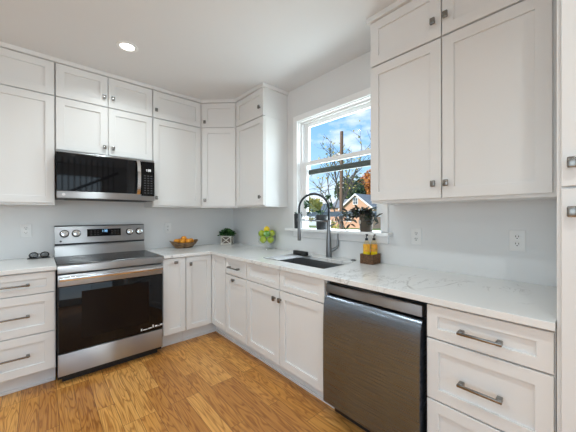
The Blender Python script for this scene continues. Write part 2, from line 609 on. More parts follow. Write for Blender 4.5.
def slab(xs, ys, filled, z0, z1, mb=None):
    """a plate made of grid cells; filled(i, j) says whether the cell is solid"""
    mb = mb or MB()
    bm = mb.bm
    V = {}
    def v(i, j, z):
        k = (i, j, z)
        if k not in V:
            V[k] = bm.verts.new((xs[i], ys[j], z))
        return V[k]
    nx, ny = len(xs) - 1, len(ys) - 1
    def f(i, j):
        return 0 <= i < nx and 0 <= j < ny and filled(i, j)
    for i in range(nx):
        for j in range(ny):
            if not f(i, j):
                continue
            bm.faces.new((v(i, j, z1), v(i + 1, j, z1), v(i + 1, j + 1, z1), v(i, j + 1, z1)))
            bm.faces.new((v(i, j, z0), v(i, j + 1, z0), v(i + 1, j + 1, z0), v(i + 1, j, z0)))
            if not f(i - 1, j):
                bm.faces.new((v(i, j, z0), v(i, j, z1), v(i, j + 1, z1), v(i, j + 1, z0)))
            if not f(i + 1, j):
                bm.faces.new((v(i + 1, j, z0), v(i + 1, j + 1, z0), v(i + 1, j + 1, z1), v(i + 1, j, z1)))
            if not f(i, j - 1):
                bm.faces.new((v(i, j, z0), v(i + 1, j, z0), v(i + 1, j, z1), v(i, j, z1)))
            if not f(i, j + 1):
                bm.faces.new((v(i, j + 1, z0), v(i, j + 1, z1), v(i + 1, j + 1, z1), v(i + 1, j + 1, z0)))
    return mb

# ================================================================== the setting
CEIL = 2.60
XL, YF = -4.60, -6.30
structure(MB().box(XL - 0.15, 0.15, YF - 0.15, 0.15, -0.12, 0.0).build('floor', M['floor']))
structure(MB().box(XL - 0.15, 0.15, YF - 0.15, 0.15, CEIL, CEIL + 0.2).build('ceiling', M['ceiling']))
structure(MB().box(XL - 0.15, 0.15, 0.0, 0.15, 0.0, CEIL).build('wall_back', M['wall']))

def wall_with_hole(name, axis, p0, p1, a0, a1, ha0, ha1, hz0, hz1, m):
    """vertical slab; axis 'x' means constant x from p0 to p1, a = y"""
    zs = [0.0, hz0, hz1, CEIL]
    as_ = [a0, ha0, ha1, a1]
    mb = slab(as_, zs, lambda i, j: not (i == 1 and j == 1), p0, p1)
    for vv in mb.bm.verts:
        a, z, p = vv.co
        vv.co = (p, a, z) if axis == 'x' else (a, p, z)
    return structure(mb.build(name, m, smooth=0))
WY0, WY1, WZ0, WZ1 = -2.245, -1.290, 1.115, 2.245      # opening of the window over the sink
wall_with_hole('wall_right', 'x', 0.0, 0.15, YF - 0.15, 0.0, WY0, WY1, WZ0, WZ1, M['wall'])
wall_with_hole('wall_left', 'x', XL - 0.15, XL, YF - 0.15, 0.0, -4.3, -2.1, 0.6, 2.3, M['wall'])
wall_with_hole('wall_front', 'y', YF - 0.15, YF, XL, 0.0, -3.8, -0.8, 0.6, 2.3, M['wall'])

# window over the sink
win = bpy.data.objects.new('window_1', None)
COL.objects.link(win)
win.location = (0, -1.765, WZ0)
structure(win, 'white double hung window over the sink with its lower sash slightly raised', 'window')
def wpart(mb, name, mat):
    bmesh.ops.translate(mb.bm, verts=mb.bm.verts, vec=(0, 1.765, -WZ0))
    return mb.build(name, mat, win)
mb = MB()                                                # casing on the wall face
mb.box(-0.02, 0, -2.295, -2.237, 1.144, 2.240, 0.002)
mb.box(-0.02, 0, -1.297, -1.239, 1.144, 2.240, 0.002)
mb.box(-0.02, 0, -2.295, -1.239, 2.241, 2.298, 0.002)
wpart(mb, 'casing', M['trim'])
mb = MB()                                                # jamb lining
mb.box(-0.001, 0.148, -1.302, -1.291, 1.144, 2.244)
mb.box(-0.001, 0.148, -2.244, -2.233, 1.144, 2.244)
mb.box(-0.001, 0.148, -2.233, -1.302, 2.233, 2.244)
mb.box(0.038, 0.148, -2.233, -1.302, 1.116, 1.142)
mb.box(0.036, 0.044, -1.322, -1.302, 1.144, 2.233)
mb.box(0.078, 0.084, -1.316, -1.302, 1.144, 2.233)
mb.box(0.036, 0.044, -2.233, -2.213, 1.144, 2.233)
mb.box(0.036, 0.044, -2.213, -1.322, 2.215, 2.233)
wpart(mb, 'jamb', M['trim'])
wpart(MB().box(-0.075, 0.037, -2.330, -1.165, 1.116, 1.142, 0.004, 2), 'stool', M['trim'])
wpart(MB().box(-0.018, 0, -2.297, -1.237, 1.055, 1.115, 0.003), 'apron', M['trim'])
def sash(name, x0, x1, z0, z1, bot, top, stile, railmat):
    ya, yb = -2.231, -1.304
    mb = MB()
    mb.box(x0, x1, ya, ya + stile, z0, z1, 0.002)
    mb.box(x0, x1, yb - stile, yb, z0, z1, 0.002)
    mb.box(x0 + 0.001, x1 - 0.001, ya + stile, yb - stile, z1 - top, z1, 0.002)
    o = wpart(mb, name, M['trim'])
    b_ = MB().box(x0 + 0.001, x1 - 0.001, ya + stile + 0.0005, yb - stile - 0.0005, z0, z0 + bot, 0.002)  # bottom rail takes its own darker colour, apart from the white sash
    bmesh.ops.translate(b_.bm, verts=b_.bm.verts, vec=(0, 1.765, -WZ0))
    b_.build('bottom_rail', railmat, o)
    xm = (x0 + x1) / 2
    g = MB().box(xm - 0.002, xm + 0.002, ya + stile - 0.002, yb - stile + 0.002, z0 + bot - 0.002, z1 - top + 0.002)
    bmesh.ops.translate(g.bm, verts=g.bm.verts, vec=(0, 1.765, -WZ0))
    g.build('pane', M['glass'], o)
    return o
sash('upper_sash', 0.086, 0.118, 1.695, 2.231, 0.05, 0.04, 0.055, M['darkrail'])
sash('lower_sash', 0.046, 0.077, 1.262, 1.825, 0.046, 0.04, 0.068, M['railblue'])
mb = MB()
mb.box(0.030, 0.045, -1.80, -1.73, 1.826, 1.836, 0.002)
mb.cyl((0.05, -1.765, 1.826), (0.05, -1.765, 1.843), 0.014, 0.010)
wpart(mb, 'latch', M['trim'])

# crown strips between the cabinets and the ceiling
poly = [(-2.50, -0.001), (-2.50, -0.340), (-0.618, -0.340), (-0.340, -0.618), (-0.340, -1.146), (-0.001, -1.146), (-0.001, -0.001)]
structure(MB().prism(poly, 2.5655, 2.5995).build('trim_1', M['cab'], smooth=0), 'painted filler strip between corner wall cabinets and ceiling', 'trim')
structure(MB().box(-0.340, -0.001, -3.262, -2.318, 2.5655, 2.5995).build('trim_2', M['cab'], smooth=0), 'painted filler strip between the right hand wall cabinets and ceiling', 'trim')

# ================================================================== cabinets
def shaker(x0, x1, z0, z1, yf, t=0.02, rail=0.057, depth=0.012, bev=0.0018):
    """recessed-panel door or drawer face; the front looks to -y at y = yf"""
    mb = MB()
    bm = mb.bm
    def ring(ins, y):
        return [bm.verts.new((x0 + ins, y, z0 + ins)), bm.verts.new((x1 - ins, y, z0 + ins)), bm.verts.new((x1 - ins, y, z1 - ins)), bm.verts.new((x0 + ins, y, z1 - ins))]
    rs = [ring(0, yf + t), ring(0, yf + bev), ring(bev, yf), ring(rail, yf), ring(rail + 0.001, yf + 0.001), ring(rail + 0.001, yf + depth)]
    for a, b in zip(rs, rs[1:]):
        for k in range(4):
            bm.faces.new((a[k], a[(k + 1) % 4], b[(k + 1) % 4], b[k]))
    bm.faces.new(rs[-1])
    bm.faces.new(rs[0][::-1])
    return mb

def add_knob(parent, x, z, yf, horiz=False):
    w, h = (0.036, 0.026) if horiz else (0.026, 0.036)
    mb = MB()
    mb.cyl((x, yf + 0.001, z), (x, yf - 0.016, z), 0.007, 0.0085, 14)
    mb.box(x - w / 2, x + w / 2, yf - 0.028, yf - 0.014, z - h / 2, z + h / 2, 0.004, 2)
    return mb.build('knob', M['nickel'], parent)

def add_pull(parent, x, z, yf, length):
    h = length / 2
    mb = MB()
    mb.box(x - h, x + h, yf - 0.036, yf - 0.026, z - 0.006, z + 0.006, 0.0025, 2)
    for s in (-1, 1):
        xc = x + s * (h - 0.012)
        mb.box(xc - 0.010, xc + 0.010, yf - 0.030, yf + 0.001, z - 0.009, z + 0.009, 0.003, 2)
    return mb.build('pull', M['nickel'], parent)

def door(t, x0, x1, z0, z1, yf, knob=None, horiz=False, pull=None, name='door', rail=0.057):
    d = shaker(x0, x1, z0, z1, yf, rail=rail).build(name, M['cab'], t, smooth=0)
    if knob:
        add_knob(d, knob[0], knob[1], yf, horiz)
    if pull:
        add_pull(d, pull[0], pull[1], yf, pull[2])
    return d

WG = 'white shaker wall cabinets'
BGp = 'white shaker base cabinets'
UF = -0.323
def wall_cab(label, loc, rz, w, z0, z1, doors, dz0=0.017, dz1=0.004, x_in=0.003):
    """doors: list of (x0, x1, knob side or None, knob height)"""
    t = thing('wall_cabinet', label, 'cabinet', (loc[0], loc[1], z0), rz, WG)
    MB().box(0.0005, w - 0.0005, UF + 0.021, -0.001, 0, z1 - z0, 0.001).build('carcass', M['cab'], t, smooth=0)
    for x0, x1, kx, kz in doors:
        door(t, x0, x1, dz0, z1 - z0 - dz1, UF, knob=None if kx is None else (kx, kz))
    return t
ZB, ZD, ZT = 1.365, 2.281, 2.565
# back wall, left to right
wall_cab('white wall cabinet with one tall door left of microwave', (-2.50, 0), 0, 0.608, ZB, ZD - 0.001, [(0.003, 0.603, None, 0)])
wall_cab('short white stacked cabinet at left edge, over the tall door left of microwave', (-2.50, 0), 0, 0.608, ZD, ZT, [(0.003, 0.603, None, 0)], dz0=0.005)
wall_cab('white two-door wall cabinet directly above the microwave', (-1.890, 0), 0, 0.761, 1.822, ZD - 0.001, [(0.004, 0.372, 0.346, 0.083), (0.378, 0.757, 0.412, 0.081)], dz0=0.015)
wall_cab('short white two-door stacked cabinet, the upper of two above microwave', (-1.890, 0), 0, 0.761, ZD, ZT, [(0.004, 0.372, 0.344, 0.084), (0.378, 0.757, 0.413, 0.087)], dz0=0.005)
wall_cab('white one-door wall cabinet right of microwave, above fruit bowl', (-1.1275, 0), 0, 0.5165, ZB, ZD - 0.001, [(0.004, 0.511, 0.029, 0.094)])
wall_cab('short white stacked cabinet right of microwave, its knob at lower left', (-1.1275, 0), 0, 0.5165, ZD, ZT, [(0.004, 0.511, 0.030, 0.080)], dz0=0.005)
# diagonal corner
def corner_cab(label, z0, z1, dz0, dz1, kz):
    t = thing('corner_wall_cabinet', label, 'cabinet', (0, 0, z0), 0, WG)
    a = 0.6095
    MB().prism([(-0.001, -0.001), (-a, -0.001), (-a, -0.302), (-0.302, -a), (-0.001, -a)], 0, z1 - z0).build('carcass', M['cab'], t, smooth=0)
    ln = math.hypot(0.287, 0.287)
    mb = shaker(0.012, ln - 0.012, dz0, z1 - z0 - dz1, 0.0)
    mat = Matrix.Translation((-0.6095, -0.3235, 0)) @ Matrix.Rotation(R(-45), 4, 'Z')
    k = MB()
    x = 0.045
    k.cyl((x, 0.001, kz), (x, -0.016, kz), 0.007, 0.0085, 14)
    k.box(x - 0.013, x + 0.013, -0.028, -0.014, kz - 0.018, kz + 0.018, 0.004, 2)
    bmesh.ops.transform(mb.bm, matrix=mat, verts=mb.bm.verts)
    bmesh.ops.transform(k.bm, matrix=mat, verts=k.bm.verts)
    d = mb.build('door', M['cab'], t, smooth=0)
    k.build('knob', M['nickel'], d)
    return t
corner_cab('white wall cabinet set diagonally across the corner, above potted plant', ZB, ZD - 0.001, 0.017, 0.004, 0.085)
corner_cab('short white diagonal corner cabinet directly under the ceiling', ZD, ZT, 0.005, 0.004, 0.062)
# right wall, beside the window
RZ = R(-90)
wall_cab('white wall cabinet left of window with its end panel showing', (0, -0.6115), RZ, 0.5185, ZB, ZD - 0.001, [(0.004, 0.514, 0.467, 0.098)])
wall_cab('short white stacked cabinet left of window, under the ceiling', (0, -0.6115), RZ, 0.5185, ZD, ZT, [(0.004, 0.514, 0.462, 0.092)], dz0=0.005)
wall_cab('large white two-door wall cabinet right of window', (0, -2.333), RZ, 0.926, 1.353, 2.265, [(0.004, 0.446, 0.409, 0.098), (0.452, 0.896, 0.475, 0.097)])
wall_cab('short white two-door stacked cabinet at top right, its top cut by the frame', (0, -2.333), RZ, 0.926, 2.266, ZT, [(0.004, 0.446, 0.408, 0.097), (0.452, 0.896, 0.474, 0.101)], dz0=0.005)

# base cabinets
BF = -0.645
CT0, CT1 = 0.872, 0.902
def base_cab(name, label, loc, rz, w, hollow=False):
    t = thing(name, label, 'cabinet', (loc[0], loc[1], 0), rz, BGp)
    mb = MB()
    if hollow:
        mb.box(0.0005, 0.018, BF + 0.021, -0.001, 0.13, CT0 - 0.001)
        mb.box(w - 0.018, w - 0.0005, BF + 0.021, -0.001, 0.13, CT0 - 0.001)
        mb.box(0.018, w - 0.018, BF + 0.021, -0.001, 0.13, 0.148)
        mb.box(0.018, w - 0.018, BF + 0.021, BF + 0.036, 0.148, CT0 - 0.001)
    else:
        mb.box(0.0005, w - 0.0005, BF + 0.021, -0.001, 0.13, CT0 - 0.001)
    mb.build('carcass', M['cab'], t, smooth=0)
    mb = MB()
    mb.box(0.001, w - 0.001, -0.540, -0.10, 0.0, 0.129)
    mb.box(0.001, w - 0.001, -0.552, -0.540, 0.0, 0.022, 0.003)
    mb.build('toe_kick', M['toe'], t, smooth=0)
    return t
t = base_cab('base_cabinet', 'white base cabinet of three drawers left of the stove', (-2.512, 0), 0, 0.612)
for z0, z1, pz in ((0.712, 0.862, 0.783), (0.422, 0.705, 0.561), (0.140, 0.415, 0.280)):
    door(t, 0.004, 0.606, z0, z1, BF, pull=(0.306, pz, 0.33), name='drawer', rail=0.045 if z0 > 0.7 else 0.057)
t = base_cab('base_cabinet', 'narrow white base cabinet touching the right side of stove', (-1.1345, 0), 0, 0.2165)
door(t, 0.003, 0.213, 0.140, 0.866, BF, knob=(0.116, 0.826), horiz=True, rail=0.05)
# L-shaped corner base cabinet
t = thing('corner_base_cabinet', 'white L-shaped corner base cabinet with two narrow doors meeting', 'cabinet', (0, 0, 0), 0, BGp)
MB().prism([(-0.001, -0.001), (-0.9165, -0.001), (-0.9165, BF + 0.021), (BF + 0.021, BF + 0.021), (BF + 0.021, -0.9365), (-0.001, -0.9365)], 0.13, CT0 - 0.001).build('carcass', M['cab'], t, smooth=0)
mb = MB().prism([(-0.10, -0.10), (-0.916, -0.10), (-0.916, -0.54), (-0.54, -0.54), (-0.54, -0.936), (-0.10, -0.936)], 0, 0.129)
mb.prism([(-0.916, -0.540), (-0.916, -0.552), (-0.552, -0.552), (-0.552, -0.936), (-0.540, -0.936), (-0.540, -0.540)], 0, 0.022)
mb.build('toe_kick', M['toe'], t, smooth=0)
door(t, -0.9135, -0.647, 0.140, 0.866, BF, knob=(-0.874, 0.795), rail=0.05)
mb = shaker(0.647, 0.933, 0.140, 0.866, BF, rail=0.05)
bmesh.ops.rotate(mb.bm, verts=mb.bm.verts, cent=(0, 0, 0), matrix=Matrix.Rotation(RZ, 3, 'Z'))
mb.build('door', M['cab'], t, smooth=0)
t = base_cab('base_cabinet', 'narrow white base cabinet with a drawer over one door', (0, -0.9385), RZ, 0.373)
door(t, 0.004, 0.369, 0.714, 0.866, BF, pull=(0.172, 0.786, 0.18), name='drawer', rail=0.042)
door(t, 0.004, 0.369, 0.140, 0.707, BF, knob=(0.165, 0.674), horiz=True)
t = base_cab('sink_cabinet', 'white two-door cabinet with false fronts below the sink', (0, -1.3125), RZ, 0.894, hollow=True)
for a, b, kx in ((0.004, 0.444, 0.396), (0.450, 0.890, 0.464)):
    door(t, a, b, 0.714, 0.866, BF, name='false_front', rail=0.042)
    door(t, a, b, 0.140, 0.707, BF, knob=(kx, 0.640))
t = base_cab('base_cabinet', 'white base cabinet of three drawers right of the dishwasher', (0, -2.8255), RZ, 0.4365)
for z0, z1, pz in ((0.712, 0.860, 0.776), (0.432, 0.705, 0.556), (0.140, 0.425, 0.285)):
    door(t, 0.004, 0.432, z0, z1, BF, pull=(0.214, pz, 0.155), name='drawer', rail=0.045 if z0 > 0.7 else 0.05)
# tall pantry at the right edge
t = thing('pantry_cabinet', 'tall white pantry cabinet cut by the right edge', 'cabinet', (0, -3.2645, 0), RZ)
MB().box(0, 0.62, BF + 0.001, -0.001, 0.13, CEIL - 0.002, 0.001).build('carcass', M['cab'], t, smooth=0)
MB().box(0.001, 0.619, -0.552, -0.10, 0.0, 0.129).build('toe_kick', M['toe'], t, smooth=0)
door(t, 0.012, 0.608, 1.370, 2.56, BF - 0.02, knob=(0.040, 1.447), rail=0.06)
door(t, 0.012, 0.608, 0.140, 1.362, BF - 0.02, knob=(0.040, 1.284), rail=0.06)

# ================================================================== countertops
CE = -0.668
SX0, SX1, SY0, SY1 = -0.520, -0.150, -2.090, -1.375      # sink cut-out
mb = slab([-1.1335, CE, SX0, SX1, -0.001], [-3.2625, SY0, SY1, CE, -0.001],
          lambda i, j: (j == 3) or (i >= 1 and not (i == 2 and j == 1)), CT0, CT1)
o = mb.build('countertop', M['quartz'], smooth=0)
bv = o.modifiers.new('edge', 'BEVEL')
bv.width = 0.0025
bv.segments = 2
bv.limit_method = 'ANGLE'
tag(o, 'white veined quartz countertop running round the corner past the sink', 'countertop')
o = MB().box(-2.512, -1.8955, CE, -0.001, CT0, CT1, 0.0025, 2).build('countertop', M['quartz'], smooth=0)
tag(o, 'short white quartz countertop left of the stove', 'countertop')

# ================================================================== sink
t = thing('sink', 'dark grey undermount sink set into the quartz countertop', 'sink', (-0.335, -1.7325, 0.66))
a0, a1, b0, b1 = SX0 - 0.335 * 0 + 0.335 - 0.004, SX1 + 0.335 + 0.004, SY0 + 1.7325 - 0.004, SY1 + 1.7325 + 0.004
mb = MB()
zt = CT0 - 0.66 - 0.001
mb.box(a0 - 0.008, a0, b0 - 0.008, b1 + 0.008, 0, zt)
mb.box(a1, a1 + 0.008, b0 - 0.008, b1 + 0.008, 0, zt)
mb.box(a0, a1, b0 - 0.008, b0, 0, zt)
mb.box(a0, a1, b1, b1 + 0.008, 0, zt)
mb.box(a0, a1, b0, b1, 0, 0.008)
mb.build('basin', M['sink'], t, smooth=0)
mb = MB()
mb.cyl((0, 0, 0.0085), (0, 0, 0.012), 0.045, 0.042)
mb.cyl((0, 0, 0.012), (0, 0, 0.014), 0.025, 0.02)
mb.build('drain', M['chrome'], t)

# drying rack lying in the left end of the sink
t = thing('drying_rack', 'silver roll-up drying rack over the left end of the sink', 'rack', (-0.335, -1.50, CT1 + 0.001))
mb = MB()
for k in range(15):
    y = 0.085 - k * 0.0145
    mb.cyl((-0.20, y, 0.004), (0.195, y, 0.004), 0.0036, n=8)
mb.build('rod', M['steelrack'], t)['kind'] = 'stuff'
for x in (-0.196, 0.191):
    MB().box(x - 0.006, x + 0.006, -0.125, 0.092, 0.0, 0.008, 0.002).build('rail', M['steelrack'], t)
# black block on the rack
o = MB().box(-0.022, 0.022, -0.092, 0.092, 0, 0.036, 0.006, 2).build('sponge_holder', M['blackmatte'])
o.location = (-0.205, -1.538, CT1 + 0.0095)
o.rotation_euler = (0, 0, R(-8))
tag(o, 'small black block-shaped sponge holder at back of the sink rack', 'sponge holder')
# air switch button
o = MB().cyl((0, 0, 0), (0, 0, 0.006), 0.023, 0.022, 24, 0.002).cyl((0, 0, 0.006), (0, 0, 0.012), 0.014, 0.013, 20, 0.002).build('air_switch', M['gunmetal'])
o.location = (-0.068, -2.020, CT1)
tag(o, 'small round dark button on the counter right of the faucet', 'button')

# ================================================================== faucet
t = thing('faucet', 'gunmetal pull-down spring faucet arching over the sink', 'faucet', (-0.078, -1.768, CT1), math.atan2(0.17, -0.202))
# local +x points to the spray head
mb = MB()
mb.cyl((0, 0, 0), (0, 0, 0.006), 0.030, 0.029, 28, 0.002)
mb.lathe([(0.0255, 0.006), (0.0255, 0.05), (0.024, 0.11), (0.0205, 0.19), (0.0165, 0.26), (0.0155, 0.30), (0, 0.30)])
mb.build('body', M['gunmetal'], t)
reach, zc = 0.264, 0.43
pts = [(0, 0, 0.296), (0, 0, 0.36), (0, 0, zc)]
pts += [(reach / 2 - reach / 2 * math.cos(a), 0, zc + reach / 2 * math.sin(a)) for a in [math.pi * k / 24 for k in range(1, 24)]]
pts += [(reach, 0, zc), (reach, 0, 0.385)]
mb = MB().tube(pts, 0.0085, 12)
# spring coil round the hose
import itertools
L = [0.0]
P = [Vector(p) for p in pts]
for a, b in zip(P, P[1:]):
    L.append(L[-1] + (b - a).length)
coil = []
turns = 62
for k in range(turns * 8 + 1):
    s = L[-1] * k / (turns * 8)
    i = max(j for j in range(len(L) - 1) if L[j] <= s + 1e-9)
    f = (s - L[i]) / (L[i + 1] - L[i])
    p = P[i].lerp(P[i + 1], f)
    d = (P[i + 1] - P[i]).normalized()
    n1 = Vector((0, 1, 0))
    n2 = d.cross(n1)
    an = 2 * math.pi * k / 8
    coil.append(p + (n1 * math.cos(an) + n2 * math.sin(an)) * 0.0105)
mb.tube(coil, 0.0021, 5)
mb.build('hose', M['darkspring'], t)
mb = MB()
mb.lathe([(0, 0.150), (0.014, 0.150), (0.0155, 0.158), (0.015, 0.24), (0.0135, 0.30), (0.0125, 0.375), (0.0105, 0.392), (0, 0.392)], (reach, 0, 0))
mb.build('spray_head', M['gunmetal'], t)
mb = MB()
mb.tube([(0.0, 0, 0.315), (0.07, 0, 0.320), (0.15, 0, 0.328), (reach - 0.015, 0, 0.333)], 0.006, 10)
mb.cyl((reach, 0, 0.318), (reach, 0, 0.346), 0.019, 0.019)
mb.cyl((0, 0, 0.300), (0, 0, 0.330), 0.0185, 0.0175)
mb.build('holder_arm', M['gunmetal'], t)
hd = Vector((0.743, -0.668, 0))
hd.rotate(Matrix.Rotation(-math.atan2(0.17, -0.202), 3, 'Z'))
mb = MB()
mb.cyl(hd * 0.010 + Vector((0, 0, 0.055)), hd * 0.055 + Vector((0, 0, 0.075)), 0.016, 0.0145)
mb.tube([hd * 0.045 + Vector((0, 0, 0.071)), hd * 0.068 + Vector((0, 0, 0.083)), hd * 0.078 + Vector((0, 0, 0.105)), hd * 0.080 + Vector((0, 0, 0.15)), hd * 0.082 + Vector((0, 0, 0.215))],
        [0.0135, 0.0125, 0.0105, 0.0095, 0.0085], 12)
mb.build('lever', M['gunmetal'], t)

# ================================================================== range
rw = 0.746
t = thing('range', 'stainless electric range with black glass oven door', 'stove', (-1.8935, 0, 0))
mb = MB()
mb.box(0.002, rw - 0.002, -0.645, -0.012, 0.035, 0.892)
mb.box(0.03, rw - 0.03, -0.62, -0.05, 0.0, 0.035)
mb.build('body', M['black'], t, smooth=0)
MB().box(0.004, rw - 0.004, -0.690, -0.646, 0.072, 0.236, 0.004, 2).build('storage_drawer', M['steel'], t)
d = MB().box(0.004, rw - 0.004, -0.690, -0.646, 0.243, 0.742, 0.004, 2).build('oven_door', M['blackglass'], t)
MB().box(0.145, rw - 0.120, -0.6915, -0.6895, 0.325, 0.690).build('oven_window', M['ovenwin'], d, smooth=0)
mb = MB().extrude_x([(-0.646, 0.744), (-0.691, 0.744), (-0.693, 0.748), (-0.693, 0.815), (-0.688, 0.828), (-0.646, 0.828)], 0.004, rw - 0.004)
mb.build('door_rail', M['steel'], d)
mb = MB()
mb.extrude_x([(-0.722, 0.785), (-0.731, 0.789), (-0.735, 0.802), (-0.731, 0.815), (-0.722, 0.819), (-0.716, 0.815), (-0.714, 0.802), (-0.716, 0.789)], 0.012, rw - 0.012)
for x in (0.03, rw - 0.03):
    mb.box(x - 0.018, x + 0.018, -0.722, -0.6935, 0.789, 0.815, 0.004, 2)
mb.build('handle', M['chrome'], d)
mb = MB()                                   # row of small white marks at the lower right of the door
xx = 0.56
for w, h, g in ((0.012, 0.02, 0.006), (0.035, 0.008, 0.006), (0.03, 0.009, 0.006), (0.010, 0.026, 0.010), (0.022, 0.014, 0.004), (0.014, 0.006, 0.004), (0.022, 0.014, 0.005), (0.016, 0.020, 0)):
    zz = 0.262 + (xx - 0.56) * 0.06
    mb.box(xx, xx + w, -0.6913, -0.6900, zz, zz + h)
    xx += w + g
mb.build('white_marks', M['whitekey'], d, smooth=0)
mb = MB().extrude_x([(-0.646, 0.838), (-0.684, 0.838), (-0.690, 0.844), (-0.692, 0.880), (-0.686, 0.896), (-0.646, 0.903)], 0.002, rw - 0.002)
mb.build('front_trim', M['steel'], t)
mb = MB()
mb.box(0.001, rw - 0.001, -0.6455, -0.100, 0.893, 0.9045, 0.002)
c = mb.build('cooktop', M['cooktop'], t)
for bx, by, r in ((0.20, -0.47, 0.11), (0.55, -0.47, 0.09), (0.20, -0.22, 0.075), (0.55, -0.22, 0.10)):
    mb = MB()
    mb.lathe([(r, 0.9046), (r, 0.9049), (r - 0.004, 0.9049), (r - 0.004, 0.9046)], (bx, by, 0), 40)
    mb.build('burner_ring', M['greykey'], c)
mb = MB()
mb.extrude_x([(-0.012, 0.893), (-0.012, 1.004), (-0.066, 1.004), (-0.098, 0.905), (-0.099, 0.893)], 0.002, rw - 0.002)
mb.build('backguard', M['steel'], t)
MB().box(0.004, rw - 0.004, -0.082, -0.012, 1.0045, 1.0165).build('backguard_gap', M['black'], t, smooth=0)
mb = MB()
mb.extrude_x([(-0.012, 1.017), (-0.012, 1.178), (-0.062, 1.178), (-0.066, 1.174), (-0.087, 1.020), (-0.085, 1.017)], 0.002, rw - 0.002)
mb.build('control_panel', M['steel'], t)
MB().box(0.002, rw - 0.002, -0.064, -0.012, 1.1782, 1.183, 0.001).build('panel_cap', M['black'], t, smooth=0)
tilt = math.atan2(0.021, 0.154)
def on_panel(x, z):
    return Vector((x, -0.087 + (z - 1.020) * 0.021 / 0.154, z))
pn = Vector((0, -math.cos(tilt), math.sin(tilt)))
def panel_mat(x, z, out=0.0):
    return Matrix.Translation(on_panel(x, z) + pn * out) @ Matrix.Rotation(-tilt, 4, 'X')
for kx in (0.072, 0.160, 0.604, 0.694):
    p = on_panel(kx, 1.109)
    k = MB().cyl(p - pn * 0.001, p + pn * 0.006, 0.036, 0.034, 28, 0.002).build('dial_ring', M['black'], t)
    mb = MB().cyl(p + pn * 0.005, p + pn * 0.030, 0.030, 0.026, 28, 0.003)
    mb.box(-0.006, 0.006, -0.036, -0.028, -0.025, 0.025, 0.002, mat=panel_mat(kx, 1.109))
    mb.build('dial', M['chrome'], k)
dp = MB().box(-0.141, 0.141, -0.003, 0.001, -0.036, 0.036, 0.001, mat=panel_mat(0.383, 1.110)).build('display', M['blackglass'], t)
SEG = {'0': 'abcdef', '1': 'bc', '2': 'abged', '3': 'abgcd', '5': 'afgcd', '6': 'afgedc', '7': 'abc', '8': 'abcdefg'}
def digits(mb, text, x, z, h, out, matf):
    w, s = h * 0.5, h * 0.12
    for ch in text:
        if ch == ':':
            for q in (0.3, 0.7):
                mb.box(x, x + s, -out - 0.0006, -out, z + h * q, z + h * q + s, mat=matf)
            x += s * 2.5
            continue
        R_ = {'a': (0, w, h - s, h), 'd': (0, w, 0, s), 'g': (0, w, h / 2 - s / 2, h / 2 + s / 2), 'f': (0, s, h / 2, h), 'b': (w - s, w, h / 2, h), 'e': (0, s, 0, h / 2), 'c': (w - s, w, 0, h / 2)}
        for g in SEG[ch]:
            x0, x1, z0, z1 = R_[g]
            mb.box(x + x0, x + x1, -out - 0.0006, -out, z + z0, z + z1, mat=matf)
        x += w + s * 1.6
mb = MB()
digits(mb, '1:38', -0.025, 0.004, 0.022, 0.003, panel_mat(0.383, 1.110))
mb.build('clock_digits', M['bluedisp'], dp, smooth=0)
for gx in (-0.115, -0.085, -0.06, 0.055, 0.085, 0.11):
    for gz in (-0.022, -0.004, 0.014):
        MB().box(gx, gx + 0.014, -0.0036, -0.003, gz, gz + 0.004, mat=panel_mat(0.383, 1.110)).build('key', M['greykey'], dp, smooth=0)
p = on_panel(0.045, 1.040)
MB().cyl(p, p + pn * 0.0015, 0.0085, 0.0085, 20).build('round_emblem', M['greykey'], t)

# ================================================================== microwave
mw = 0.752
t = thing('microwave', 'stainless and black over-the-range microwave with vertical handle', 'microwave', (-1.8865, 0, 1.418))
H = 0.400
MB().box(0, mw, -0.360, -0.002, 0.006, H, 0.002).build('body', M['black'], t, smooth=0)
mb = MB()
mb.box(0.06, mw - 0.06, -0.33, -0.10, 0.0, 0.006)
mb.box(0.30, mw - 0.30, -0.35, -0.335, -0.002, 0.006)
mb.build('vent_grille', M['blackmatte'], t, smooth=0)
MB().box(0.0, mw, -0.398, -0.361, H - 0.014, H, 0.003).build('top_strip', M['steel'], t)
MB().box(0.0, 0.632, -0.400, -0.361, 0.006, 0.066, 0.003).build('lower_strip', M['steel'], t)
MB().box(0.634, mw, -0.400, -0.361, 0.006, 0.050, 0.003).build('panel_strip', M['steel'], t)
d = MB().box(0.0, 0.632, -0.400, -0.361, 0.067, H - 0.0145, 0.003).build('door', M['blackglass'], t)
mb = MB()
hp = []
for k in range(13):
    f = k / 12
    hp.append((0.604, -0.402 - 0.040 * math.sin(math.pi * f) ** 0.55, 0.062 + f * (H - 0.074)))
prev = None
for (x, y, z) in hp:
    rr = [mb.bm.verts.new((x + dx, y + dy, z)) for dx, dy in ((-0.017, 0.004), (-0.014, -0.006), (0.014, -0.006), (0.017, 0.004), (0.0, 0.008))]
    if prev:
        for k in range(5):
            mb.bm.faces.new((prev[k], prev[(k + 1) % 5], rr[(k + 1) % 5], rr[k]))
    else:
        mb.bm.faces.new(rr[::-1])
    prev = rr
mb.bm.faces.new(prev)
mb.build('handle', M['chrome'], d)
c = MB().box(0.634, mw, -0.400, -0.361, 0.051, H - 0.0145, 0.003).build('control_panel', M['blackglass'], t)
for i in range(3):
    for j in range(8):
        x, z = 0.656 + i * 0.029, 0.075 + j * 0.024
        MB().box(x, x + 0.017, -0.4006, -0.400, z, z + 0.010).build('key', M['greykey'], c, smooth=0)
mb = MB()
digits(mb, '1:38', 0.668, 0.292, 0.022, 0.400, Matrix.Identity(4))
mb.build('clock_digits', M['whitedisp'], c, smooth=0)
